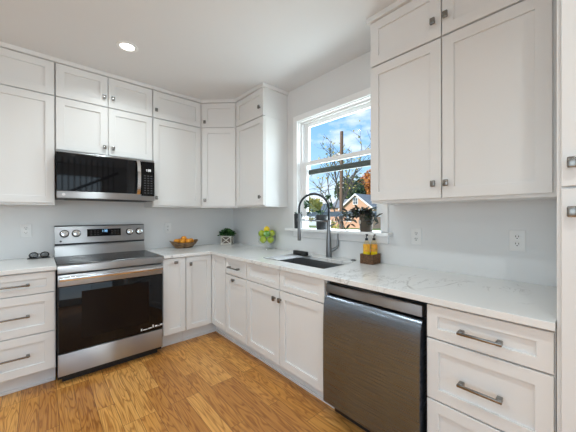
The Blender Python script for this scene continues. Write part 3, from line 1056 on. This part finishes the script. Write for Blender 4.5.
MB().cyl((0.045, -0.400, 0.036), (0.045, -0.4015, 0.036), 0.0115, 0.0115, 20).build('round_emblem', M['whitekey'], t)

# ================================================================== dishwasher
dw = 0.604
t = thing('dishwasher', 'slate stainless dishwasher between sink cabinet and drawers', 'dishwasher', (0, -2.2135, 0), RZ)
mb = MB()
mb.box(0.0, dw, -0.600, -0.02, 0.115, 0.868)
mb.build('tub', M['black'], t, smooth=0)
MB().box(0.006, dw - 0.006, -0.560, -0.05, 0.0, 0.114).build('toe_panel', M['black'], t, smooth=0)
MB().box(0.008, dw - 0.008, -0.650, -0.601, 0.793, 0.846, 0.003, 2).build('control_strip', M['strip'], t)
mb = MB().extrude_x([(-0.601, 0.118), (-0.671, 0.118), (-0.6765, 0.124), (-0.679, 0.3), (-0.679, 0.45), (-0.678, 0.55), (-0.676, 0.64), (-0.6725, 0.7), (-0.669, 0.727), (-0.664, 0.744), (-0.655, 0.76), (-0.643, 0.775), (-0.633, 0.78), (-0.601, 0.78)], 0.008, dw - 0.008)
mb.build('door', M['slate'], t, smooth=40)

# ================================================================== wall outlets
def outlet(label, loc, rz):
    t = thing('wall_outlet', label, 'outlet', loc, rz, 'white duplex wall outlets')
    MB().box(-0.036, 0.036, -0.006, -0.0005, -0.058, 0.058, 0.003, 2).build('cover_plate', M['white'], t)
    for s in (-1, 1):
        r = MB().cyl((0, -0.0055, s * 0.020), (0, -0.008, s * 0.020), 0.0165, 0.016, 24, 0.0005).build('receptacle', M['white'], t)
        mb = MB()
        for x in (-0.0065, 0.0065):
            mb.box(x - 0.0015, x + 0.0015, -0.0084, -0.0078, s * 0.020 + 0.000, s * 0.020 + 0.009)
        mb.cyl((0, -0.0078, s * 0.020 - 0.007), (0, -0.0084, s * 0.020 - 0.007), 0.003, 0.003, 10)
        mb.build('slots', M['black'], r, smooth=0)
    return t
outlet('white wall outlet at far left, above the sunglasses', (-2.081, 0, 1.146), 0)
outlet('white wall outlet between range and corner, above fruit bowl', (-0.876, 0, 1.128), 0)
outlet('white wall outlet nearest the window, right of soap bottles', (0, -2.505, 1.124), RZ)
outlet('white wall outlet nearest the pantry, above veined countertop', (0, -3.062, 1.130), RZ)

# ================================================================== ceiling lights
def can(label, x, y):
    t = thing('recessed_light', label, 'ceiling light', (x, y, CEIL), 0, 'recessed ceiling lights')
    mb = MB().lathe([(0.076, 0.0), (0.074, -0.004), (0.054, -0.006), (0.048, -0.001), (0.048, 0.0)], n=36)
    mb.build('trim_ring', M['white'], t)
    MB().lathe([(0.0, -0.0025), (0.0475, -0.0025), (0.0475, -0.0005), (0.0, -0.0005)], n=32).build('lens', M['lens'], t)
    l = bpy.data.lights.new('lamp', 'AREA')
    l.shape = 'DISK'
    l.size = 0.09
    l.energy = CAN_POWER
    l.spread = R(150)
    l.color = (0.885, 0.985, 1.0)
    lo = bpy.data.objects.new('lamp', l)
    COL.objects.link(lo)
    lo.parent = t
    lo.location = (0, 0, -0.008)
    return t
can('round recessed ceiling light glowing in front of the microwave cabinets', -1.474, -0.90)
can('recessed ceiling light over the aisle between range and sink, out of frame', -1.474, -1.95)
can('recessed ceiling light over the viewpoint, out of frame', -1.474, -3.60)
can('recessed ceiling light far behind the viewpoint, out of frame', -1.474, -5.00)
can('recessed ceiling light at left of the room near range wall, out of frame', -3.20, -0.90)
can('recessed ceiling light at left of the room beside the aisle, out of frame', -3.20, -2.20)
can('recessed ceiling light at left of the room behind the viewpoint, out of frame', -3.20, -3.60)

# ================================================================== counter clutter
# fruit bowl
bx, by = -0.745, -0.150
t = thing('bowl', 'oval dark carved wooden bowl holding oranges, on the back counter', 'bowl', (bx, by, CT1))
mb = MB()
n = 40
prof = [(0.0, 0.0), (0.52, 0.0), (0.60, 0.006), (0.80, 0.032), (0.97, 0.062), (1.0, 0.066), (0.95, 0.066), (0.76, 0.036), (0.56, 0.014), (0.0, 0.012)]
rings = []
for r, z in prof:
    if r == 0:
        rings.append([mb.bm.verts.new((0, 0, z))])
        continue
    ring = []
    for k in range(n):
        a = 2 * math.pi * k / n
        lift = 1 + 0.35 * abs(math.cos(a)) ** 3
        scal = 1 + 0.035 * math.sin(8 * a) * (1 if r > 0.7 else 0)
        ring.append(mb.bm.verts.new((0.165 * r * math.cos(a) * scal, 0.112 * r * math.sin(a) * scal, z * (lift if z > 0.03 else 1))))
    rings.append(ring)
for a, b in zip(rings, rings[1:]):
    for k in range(n):
        k2 = (k + 1) % n
        if len(a) == 1:
            mb.bm.faces.new((a[0], b[k2], b[k]))
        elif len(b) == 1:
            mb.bm.faces.new((a[k], a[k2], b[0]))
        else:
            mb.bm.faces.new((a[k], a[k2], b[k2], b[k]))
mb.build('bowl_shell', M['bowl'], t)
def fruit(name, label, cat, loc, r, mat, squash, rot, group, stem=True):
    t = thing(name, label, cat, loc, rot, group)
    mb = MB()
    prof = []
    for k in range(13):
        a = math.pi * k / 12
        rr = math.sin(a) * r
        zz = -math.cos(a) * r * squash
        if name in ('lemon', 'lime'):
            zz *= 1 + 0.16 * abs(math.cos(a)) ** 8
        elif k >= 11:
            zz -= r * 0.06 * (k - 10)
        prof.append((rr if 0 < k < 12 else 0, zz))
    mb.lathe(prof, n=20)
    mb.build('peel' if name != 'green_apple' else 'skin', mat, t)
    if stem:
        MB().cyl((0, 0, r * squash * 0.80), (r * 0.08, 0, r * squash * 1.12), 0.0022, 0.0018, 8).build('stem', M['bark'], t)
    return t
OG = 'oranges in the wooden bowl'
orp = [(-0.084, 0.004, 0.076, 'orange at the left end of the wooden bowl'),
       (-0.034, -0.048, 0.076, 'orange low at front left of the wooden bowl'),
       (0.034, -0.048, 0.076, 'orange low at front right of the wooden bowl'),
       (0.084, 0.004, 0.076, 'orange at the right end of the wooden bowl'),
       (-0.034, 0.048, 0.076, 'orange hidden at back left of the wooden bowl'),
       (0.034, 0.048, 0.076, 'orange hidden at back right of the wooden bowl'),
       (-0.002, 0.000, 0.106, 'orange crowning the pile in the wooden bowl')]
for i, (ox, oy, oz, lb) in enumerate(orp):
    o = fruit('orange', lb, 'orange', (bx + ox, by + oy, CT1 + oz), 0.0325, M['orange'], 0.95, i * 0.9, OG, False)
    MB().cyl((0, 0, 0.0250), (0, 0, 0.0285), 0.0035, 0.002, 8).build('stem_end', M['bark'], o)

# corner planter
t = thing('potted_plant', 'small leafy green plant in a square lattice planter in the corner', 'plant', (-0.180, -0.145, CT1), R(-43))
s = 0.060
mb = MB()
mb.box(-s, s, -s, s, 0.006, 0.012)
for a in (-1, 1):
    mb.box(a * s - 0.004, a * s + 0.004, -s, s, 0.006, 0.105)
    mb.box(-s, s, a * s - 0.004, a * s + 0.004, 0.006, 0.105)
p = mb.build('planter', M['planter'], t, smooth=0)
mb = MB()
for a in range(4):
    rot = Matrix.Rotation(a * math.pi / 2, 4, 'Z')
    y = -s - 0.008
    for x0, x1, z0, z1 in ((-s - 0.008, -s + 0.004, 0, 0.110), (s - 0.004, s + 0.008, 0, 0.110), (-s + 0.004, s - 0.004, 0.098, 0.110), (-s + 0.004, s - 0.004, 0.004, 0.016)):
        mb.box(x0, x1, y, y + 0.005, z0, z1, mat=rot)
    for sg in (-1, 1):
        m4 = rot @ Matrix.Translation((0, y + 0.001, 0.057)) @ Matrix.Rotation(sg * math.atan2(0.082, 2 * s - 0.008), 4, 'Y')
        mb.box(-0.068, 0.068, 0, 0.004, -0.005, 0.005, mat=m4)
mb.build('lattice', M['cream'], p, smooth=0)
MB().box(-s + 0.005, s - 0.005, -s + 0.005, s - 0.005, 0.085, 0.096).build('soil', M['soil'], t, smooth=0)
mb = MB()
for k in range(420):
    a = random.uniform(0, 2 * math.pi)
    el = random.uniform(0.05, 1.5)
    rr = random.uniform(0.45, 1.0)
    d = Vector((math.cos(a) * math.cos(el), math.sin(a) * math.cos(el), math.sin(el)))
    p0 = Vector((d.x * 0.098 * rr, d.y * 0.098 * rr, 0.112 + d.z * 0.075 * rr))
    dd = (d + Vector((random.uniform(-.6, .6), random.uniform(-.6, .6), random.uniform(-.3, .6)))).normalized()
    mb.leaf(p0, dd, 0.032, 0.018, 0.25)
mb.build('foliage', M['leaf'], t)
mb = MB()
for k in range(14):
    a = random.uniform(0, 6.28)
    mb.tube([(0.02 * math.cos(a), 0.02 * math.sin(a), 0.094), (0.05 * math.cos(a), 0.05 * math.sin(a), 0.13), (0.07 * math.cos(a), 0.07 * math.sin(a), 0.155)], 0.0016, 5)
mb.build('stems', M['leaf'], t)

# glass vase of fruit
vx, vy = -0.116, -0.910
t = thing('glass_vase', 'clear footed glass vase filled with limes and a lemon', 'vase', (vx, vy, CT1))
mb = MB().lathe([(0.0, 0.0), (0.072, 0.0), (0.074, 0.004), (0.072, 0.008), (0.034, 0.016), (0.022, 0.030), (0.030, 0.044), (0.080, 0.056), (0.095, 0.072), (0.098, 0.110), (0.098, 0.195),
                 (0.0955, 0.195), (0.0955, 0.110), (0.0925, 0.076), (0.079, 0.061), (0.0, 0.058)], n=40)
mb.build('vase_body', M['vase'], t)
LG = 'green fruit in the glass vase'
VA = math.atan2(-2.47, -1.83)
def ringpos(deg, z):
    return 0.056 * math.cos(VA + R(deg)), 0.056 * math.sin(VA + R(deg)), z
fr = [(*ringpos(-45, 0.108), 'lime', 'lime', 'yellow-green lime at lower left of the glass vase'),
      (*ringpos(45, 0.108), 'lime', 'lime', 'yellow-green lime at lower right of the glass vase'),
      (*ringpos(135, 0.108), 'lime', 'lime', 'lime hidden low at back right of the glass vase'),
      (*ringpos(-135, 0.108), 'lime', 'lime', 'lime hidden low at back left of the glass vase'),
      (*ringpos(0, 0.172), 'green_apple', 'apple', 'dark green apple at front centre of the glass vase'),
      (*ringpos(90, 0.172), 'lime', 'lime', 'yellow-green lime at upper right of the glass vase'),
      (*ringpos(-90, 0.172), 'lime', 'lime', 'yellow-green lime at upper left of the glass vase'),
      (*ringpos(180, 0.172), 'lime', 'lime', 'lime hidden at upper back of the glass vase'),
      (0, 0, 0.219, 'lemon', 'lemon', 'yellow lemon on top of the limes in the glass vase')]
for i, (ox, oy, oz, nm, ct, lb) in enumerate(fr):
    m_ = {'lime': M['lime'], 'green_apple': M['greenapple'], 'lemon': M['lemon']}[nm]
    o = fruit(nm, lb, ct, (vx + ox, vy + oy, CT1 + oz), 0.0385 if nm != 'lemon' else 0.034, m_, 0.90 if nm != 'green_apple' else 0.95, i, LG if nm != 'lemon' else None, nm == 'green_apple')

# sunglasses on the left counter
t = thing('sunglasses', 'black round sunglasses lying on the counter left of stove', 'sunglasses', (-1.995, -0.075, CT1), R(4))
mb = MB()
for sx in (-0.036, 0.036):
    ring = [(sx + 0.028 * math.cos(a), -0.010 + 0.004 * math.cos(a), 0.029 + 0.024 * math.sin(a)) for a in [2 * math.pi * k / 24 for k in range(25)]]
    mb.tube(ring, 0.0042, 8, cap=False)
mb.tube([(-0.010, -0.010, 0.036), (0, -0.012, 0.040), (0.010, -0.010, 0.036)], 0.003, 8)
mb.build('frame', M['blackmatte'], t)
for sx in (-0.036, 0.036):
    MB().sphere((sx, -0.010, 0.029), (0.026, 0.003, 0.022), 18, 10).build('lens', M['tinted'], t)
for sx, e in ((-1, 0.055), (1, 0.055)):
    MB().tube([(sx * 0.064, -0.010, 0.034), (sx * 0.066, 0.006, 0.030), (sx * 0.05, 0.014, 0.014), (sx * -0.055, 0.018, 0.005), (sx * -0.075, 0.016, 0.004)], 0.003, 8).build('temple', M['blackmatte'], t)
mb = MB().box(-0.078, 0.072, -0.026, 0.012, 0.0, 0.004, 0.0015)
mb.build('case_flap', M['blackmatte'], t)

# soap caddy
cx, cy = -0.083, -2.186
t = thing('soap_caddy', 'square brown wicker caddy holding two soap bottles', 'basket', (cx, cy, CT1))
mb = MB()
hx, hy, hz = 0.055, 0.050, 0.076
mb.box(-hx, hx, -hy, hy, 0, 0.004)
for k in range(9):                           # woven rows
    z = 0.006 + k * 0.0080
    o_ = 0.0015 if k % 2 else 0.0
    pts = [(-hx + o_, -hy + o_, z), (hx - o_, -hy + o_, z), (hx - o_, hy - o_, z), (-hx + o_, hy - o_, z), (-hx + o_, -hy + o_, z)]
    for a, b in zip(pts, pts[1:]):
        mb.cyl(a, b, 0.0046, n=8)
for k in range(7):
    f = -1 + 2 * k / 6
    for a in (-1, 1):
        mb.cyl((f * hx, a * (hy + 0.003), 0), (f * hx, a * (hy + 0.003), hz), 0.0025, n=6)
        mb.cyl((a * (hx + 0.003), f * hy, 0), (a * (hx + 0.003), f * hy, hz), 0.0025, n=6)
mb.build('woven_sides', M['wicker'], t)
def soap(label, ox, oy, labmat):
    t = thing('soap_bottle', label, 'soap bottle', (cx + ox, cy + oy, CT1 + 0.0045), R(48), 'yellow soap bottles')
    MB().lathe([(0, 0), (0.0245, 0.0), (0.026, 0.004), (0.026, 0.088), (0, 0.088)], n=24).build('yellow_soap', M['soapyellow'], t)
    MB().lathe([(0.0, 0.0885), (0.0262, 0.0885), (0.0265, 0.140), (0.0255, 0.144), (0.0, 0.144)], n=24).build('printed_sleeve', labmat, t)
    MB().lathe([(0.0, 0.1445), (0.0250, 0.1445), (0.021, 0.160), (0.011, 0.174), (0.0, 0.174)], n=24).build('shoulder', M['bottleclear'], t)
    mb = MB().cyl((0, 0, 0.174), (0, 0, 0.190), 0.012, 0.011, 18, 0.001)
    mb.cyl((0, 0, 0.190), (0, 0, 0.216), 0.004, 0.004, 10)
    mb.box(-0.026, 0.009, -0.006, 0.006, 0.214, 0.222, 0.002)
    mb.cyl((-0.023, 0, 0.216), (-0.023, 0, 0.209), 0.0035, 0.003, 8)
    mb.build('pump', M['black'], t)
    return t
soap('yellow soap bottle with orange sleeve, nearer the faucet', -0.0212, 0.0192, M['labelorange'])
soap('yellow soap bottle with orange and green sleeve, farther from the faucet', 0.0212, -0.0192, M['labelgreen'])

# ================================================================== window sill pots
SILL = 1.142
def pot(label, y, x, r0, r1, h, mat, group=None):
    t = thing('potted_plant', label, 'plant', (x, y, SILL), 0, group)
    MB().lathe([(0, 0), (r0 - 0.003, 0), (r0, 0.004), (r1, h - 0.003), (r1 - 0.002, h), (r1 - 0.007, h - 0.002), (r1 - 0.009, h - 0.014), (0, h - 0.014)], n=28).build('pot', mat, t)
    MB().lathe([(0, h - 0.0135), (r1 - 0.0095, h - 0.0135), (r1 - 0.012, h - 0.009), (0, h - 0.006)], n=20).build('soil', M['soil'], t)
    return t
def arching(t, n, h, spread, length, width, mat, leaves, smat):
    st, fo = MB(), MB()
    for k in range(n):
        a = 2 * math.pi * k / n + random.uniform(-.4, .4)
        # plants lean along the sill and into the room, away from the sash
        dx, dy = -0.35 + 0.35 * math.cos(a), 0.30 + 0.85 * math.sin(a)
        sp = spread * random.uniform(0.6, 1.2)
        hh = h[0]
        top = h[1] * random.uniform(0.3, 1.0)
        pts = []
        for j in range(7):
            f = j / 6
            pts.append(Vector((dx * sp * f * 0.55, dy * sp * f, hh + top * math.sin(f * 2.2) - 0.42 * sp * f * f)))
        st.tube(pts, [0.0028 - 0.0016 * j / 6 for j in range(7)], 5)
        for j in range(1, 7):
            for q in range(leaves):
                d = Vector((random.uniform(-1.0, 0.1), random.uniform(-1, 1), random.uniform(-0.5, 0.8)))
                fo.leaf(pts[j], d, length * random.uniform(0.7, 1.1), width, 0.35)
    st.build('stems', smat, t)
    fo.build('foliage', mat, t)
t = pot('grey-brown pot of trailing dark purple leaves at right of windowsill', -2.108, -0.018, 0.049, 0.055, 0.142, M['potbrown'])
arching(t, 16, (0.138, 0.075), 0.24, 0.065, 0.019, M['leafpurple'], 2, M['leafpurple'])
MB().cyl((-0.046, 0.026, 0.078), (-0.051, 0.029, 0.078), 0.017, 0.016, 20).build('round_emblem', M['cream'], t)
t = pot('dark slate pot with a leggy green plant at centre of windowsill', -1.632, -0.018, 0.050, 0.055, 0.138, M['potdark'])
st, fo = MB(), MB()
for (ty, tz, nl) in ((0.15, 0.145, 8), (0.13, 0.08, 6), (-0.115, 0.215, 9), (-0.125, 0.135, 7), (0.0, 0.075, 5), (0.20, 0.13, 6)):
    pts = [Vector((0, 0, 0.13)), Vector((-0.01, ty * 0.35, 0.13 + (tz - 0.06) * 0.55)), Vector((-0.02, ty * 0.8, 0.10 + tz * 0.92)), Vector((-0.02, ty, 0.10 + tz))]
    st.tube(pts, 0.0022, 5)
    for k in range(nl):
        d = Vector((random.uniform(-1, 0.2), random.uniform(-1, 1), random.uniform(-0.7, 1)))
        fo.leaf(pts[-1] + Vector((0, random.uniform(-.012, .012), random.uniform(-.03, .01))), d, 0.045, 0.026, 0.2)
st.build('stems', M['leafpot'], t)
fo.build('foliage', M['leafpot'], t)
t = pot('small black pot at left end of windowsill behind faucet', -1.315, -0.022, 0.038, 0.042, 0.150, M['potblack'])
fo = MB()
for k in range(16):
    a = random.uniform(0, 6.28)
    fo.leaf((0.012 * math.cos(a), 0.012 * math.sin(a), 0.140), (math.cos(a) * 0.5, math.sin(a) * 0.5, 0.6), 0.035, 0.014, 0.3)
fo.build('foliage', M['leafpot'], t)

# ================================================================== behind the viewer: slatted stair screen seen in the microwave glass
t = thing('stair_balustrade', 'black metal stair balustrade mirrored in the microwave door', 'balustrade', (-1.0, -5.35, 0))
MB().box(-1.0, 0.45, -0.03, 0.03, 0.0, 0.05, 0.004).build('base_rail', M['black'], t, smooth=0)
for k in range(13):
    x = -0.96 + k * 0.108
    MB().box(x - 0.011, x + 0.011, -0.011, 0.011, 0.05, CEIL - 0.001).build('baluster', M['black'], t, smooth=0)
mb = MB()
m4 = Matrix.Translation((-0.27, 0.04, 1.95)) @ Matrix.Rotation(-math.atan2(0.75, 1.4), 4, 'Y')
mb.box(-0.80, 0.80, -0.022, 0.022, -0.03, 0.03, 0.005, mat=m4)
mb.build('handrail', M['black'], t)

# ================================================================== outdoors
GZ = -1.0
o = MB().box(0.6, 120, -60, 110, GZ - 0.3, GZ).build('lawn', M['grass'], smooth=0)
structure(o, 'green lawn outside the window', 'lawn')
t = thing('utility_pole', 'brown wooden utility pole outside the window', 'pole', (12.0, 7.345, GZ))
MB().tube([(0, 0, -0.1), (0, -0.03, 3.4), (0, -0.07, 7.52)], [0.125, 0.115, 0.10], 14).build('post', M['polewood'], t)
mb = MB()
for z in (4.00, 4.28):
    for sg in (-1, 1):
        mb.cyl((0, -0.03 + sg * 0.09, z), (0, -0.03 + sg * 0.17, z + 0.03), 0.03, 0.022, 10)
mb.build('insulators', M['white'], t)
for z, sg in ((4.03, 1), (4.31, 1), (4.03, -1), (4.31, -1)):
    pts = [(0.02 * k, -0.03 + sg * (0.17 + k * 1.6), z + 0.012 * (k * (k - 12))) for k in range(13)]
    MB().tube(pts, 0.010, 5).build('wire', M['black'], t)

def bare_tree(label, base, height, seed, leafmat, nleaf, group, spread=0.42):
    rnd = random.Random(seed)
    t = thing('tree', label, 'tree', base, 0, group)
    tr, fo = MB(), MB()
    def grow(p, d, ln, r, lev):
        pts = [p]
        q = p.copy()
        dd = d.copy()
        for k in range(4):
            dd = (dd + Vector((rnd.uniform(-.16, .16), rnd.uniform(-.16, .16), rnd.uniform(-.05, .12)))).normalized()
            q = q + dd * ln / 4
            pts.append(q.copy())
        tr.tube(pts, [r * (1 - 0.12 * k) for k in range(5)], 6 if lev < 2 else 4)
        if lev >= 3:
            for k in range(nleaf):
                a = pts[rnd.randrange(1, 5)]
                fo.leaf(a + Vector((rnd.uniform(-.3, .3), rnd.uniform(-.3, .3), rnd.uniform(-.3, .3))), (rnd.uniform(-1, 1), rnd.uniform(-1, 1), rnd.uniform(-1, 1)), 0.20, 0.12, 0.2)
        if lev < 4:
            for k in range(4 if lev < 2 else 3):
                ax = Vector((rnd.uniform(-1, 1), rnd.uniform(-1, 1), rnd.uniform(-.3, .3))).normalized()
                nd = (dd + ax * (spread + 0.28 * lev * 0.6)).normalized()
                grow(pts[rnd.choice((2, 3, 4))], nd, ln * rnd.uniform(0.62, 0.8), r * 0.55, lev + 1)
    grow(Vector((0, 0, -0.05)), Vector((0, 0, 1)), height * 0.36, height * 0.016, 0)
    tr.build('branches', M['bark'], t)
    if nleaf:
        fo.build('foliage', leafmat, t)
    return t
bare_tree('nearly bare tree with thin branches behind the utility pole', (16.0, 10.7, GZ), 9.6, 4, M['folyellow'], 1, 'trees outside the window')

def crown_tree(label, base, trunk, rad, n, size, mat, seed, group, name='tree', cat='tree'):
    rnd = random.Random(seed)
    t = thing(name, label, cat, base, 0, group)
    if trunk > 0.5:
        MB().cyl((0, 0, -0.05), (0, 0, trunk + rad[2] * 0.6), 0.28, 0.12, 10).build('trunk', M['bark'], t)
    fo = MB()
    lobes = [(Vector((rnd.uniform(-.55, .55) * rad[0], rnd.uniform(-.55, .55) * rad[1], trunk + rad[2] * rnd.uniform(0.45, 1.45))), rnd.uniform(0.42, 0.66)) for k in range(9)]
    for k in range(n):
        c, s_ = rnd.choice(lobes)
        d = Vector((rnd.gauss(0, 1), rnd.gauss(0, 1), rnd.gauss(0, 1))).normalized()
        p = c + Vector((d.x * rad[0], d.y * rad[1], d.z * rad[2])) * s_ * rnd.uniform(0.75, 1.03)
        if p.z < 0.02:
            p.z = 0.02 + size
        fo.leaf(p, (d + Vector((rnd.uniform(-1, 1), rnd.uniform(-1, 1), rnd.uniform(-1, 1)))).normalized(), size * rnd.uniform(0.7, 1.3), size * 0.7, 0.2, d)
    fo.build('foliage', mat, t)
    return t
TG = 'trees outside the window'
crown_tree('dense dark green tree behind the peach house', (60.4, 40.8, GZ), 3.6, (4.6, 4.6, 5.2), 3400, 0.70, M['folgreen'], 2, TG)
crown_tree('tree of orange autumn leaves at right of the window view', (73.0, 42.6, GZ), 6.0, (4.0, 4.2, 5.2), 2200, 0.75, M['folorange'], 3, TG)
crown_tree('small yellow-green tree at left of the window view', (28, 26.4, GZ), 2.0, (2.4, 2.9, 1.5), 1400, 0.45, M['folyellow'], 5, TG)
crown_tree('round yellow-green shrub below the utility pole', (13.8, 9.6, GZ), 0.0, (1.0, 1.2, 0.95), 900, 0.20, M['folyellow'], 8, 'shrubs outside the window', 'shrub', 'shrub')
crown_tree('yellow-green shrub at far left of the window view', (13.0, 12.2, GZ), 0.0, (1.1, 1.2, 1.0), 900, 0.20, M['folyellow'], 9, 'shrubs outside the window', 'shrub', 'shrub')

def house(label, loc, w, d, eave, ridge, wallmat, gable_win, chimney, wing=None):
    """gable end faces -x; w along y, d along x"""
    t = thing('house', label, 'house', loc, 0, 'houses outside the window')
    bm_ = MB()
    bm = bm_.bm
    h = w / 2
    a = [(0, -h, 0), (0, h, 0), (0, h, eave), (0, 0, ridge), (0, -h, eave)]
    fa = [bm.verts.new(p) for p in a]
    fb = [bm.verts.new((d, p[1], p[2])) for p in a]
    bm.faces.new(fa)
    bm.faces.new(fb[::-1])
    for k in range(5):
        bm.faces.new((fa[k], fa[(k + 1) % 5], fb[(k + 1) % 5], fb[k]))
    bm_.build('walls', wallmat, t, smooth=0)
    sl = (ridge - eave) / h
    rf = MB()
    for s in (-1, 1):
        for x0, x1, u0, u1 in ((-0.35, d + 0.35, 0.02, 0.20),):
            pr = [(0, ridge + u0), (s * (h + 0.4), eave - 0.4 * sl + u0), (s * (h + 0.4), eave - 0.4 * sl + u1), (0, ridge + u1)]
            rf.extrude_x(pr, x0, x1)
    rf.build('roof', M['shingle'], t, smooth=0)
    fb_ = MB()
    for s in (-1, 1):
        fb_.extrude_x([(0, ridge - 0.12), (s * (h + 0.4), eave - 0.4 * sl - 0.12), (s * (h + 0.4), eave - 0.4 * sl + 0.21), (0, ridge + 0.21)], -0.42, -0.352)
    fb_.build('barge_board', M['trim'], t, smooth=0)
    for wy, wz, ww, wh in gable_win:
        f = MB().box(-0.06, 0.02, wy - ww / 2 - 0.08, wy + ww / 2 + 0.08, wz - 0.08, wz + wh + 0.08).build('window', M['trim'], t, smooth=0)
        mb = MB()
        for a_ in (0, 1):
            for b_ in (0, 1):
                mb.box(-0.075, -0.058, wy - ww / 2 + a_ * ww / 2 + 0.03, wy - ww / 2 + (a_ + 1) * ww / 2 - 0.03, wz + b_ * wh / 2 + 0.03, wz + (b_ + 1) * wh / 2 - 0.03)
        mb.build('pane', M['darkpane'], f, smooth=0)
    if chimney:
        x, y, z0, z1 = chimney
        mb = MB().box(x - 0.35, x + 0.35, y - 0.35, y + 0.35, z0, z1).box(x - 0.42, x + 0.42, y - 0.42, y + 0.42, z1, z1 + 0.15)
        mb.build('chimney', M['brick'], t, smooth=0)
    if wing:
        y0, y1, x0, x1, e, r = wing
        MB().box(x0, x1, y0, y1, 0, e).build('wing_walls', wallmat, t, smooth=0)
        mb = MB()
        xm = (x0 + x1) / 2
        a = [(x0 - 0.4, e - 0.1), (xm, r), (x1 + 0.4, e - 0.1)]
        va = [mb.bm.verts.new((p[0], y0 - 0.3, p[1])) for p in a]
        vb = [mb.bm.verts.new((p[0], y1 + 0.3, p[1])) for p in a]
        mb.bm.faces.new(va)
        mb.bm.faces.new(vb[::-1])
        for k in range(3):
            mb.bm.faces.new((va[k], va[(k + 1) % 3], vb[(k + 1) % 3], vb[k]))
        mb.build('wing_roof', M['shingle'], t, smooth=0)
    return t
house('peach house with a small window in its gable, right of the pole', (40.0, 25.4, GZ), 6.6, 9.0, 3.6, 6.0, M['siding'],
      [(0.15, 4.3, 0.9, 1.1), (1.6, 1.2, 1.0, 1.4), (-1.6, 1.2, 1.0, 1.4)], (4.5, -2.0, 4.3, 7.6), (3.3, 8.0, 2.5, 8.0, 3.9, 5.7))
house('pale blue house with a grey roof, left of the pole', (44.0, 40.0, GZ), 7.5, 8.0, 2.6, 4.9, M['sidingpale'],
      [(-1.5, 1.0, 1.2, 1.2), (1.5, 1.0, 1.2, 1.2)], None)
# low fence in the yard
t = thing('yard_fence', 'low blue-grey board fence crossing the yard below the window view', 'fence', (9.5, 9.0, GZ))
MB().box(-0.02, 0.02, -4.5, 5.5, 0.15, 1.15).build('board_panel', M['bluegrey'], t, smooth=0)
for k in range(6):
    y = -4.4 + k * 1.95
    MB().box(-0.075, 0.04, y - 0.05, y + 0.05, -0.05, 1.25, 0.01).build('post', M['bluegrey'], t, smooth=0)
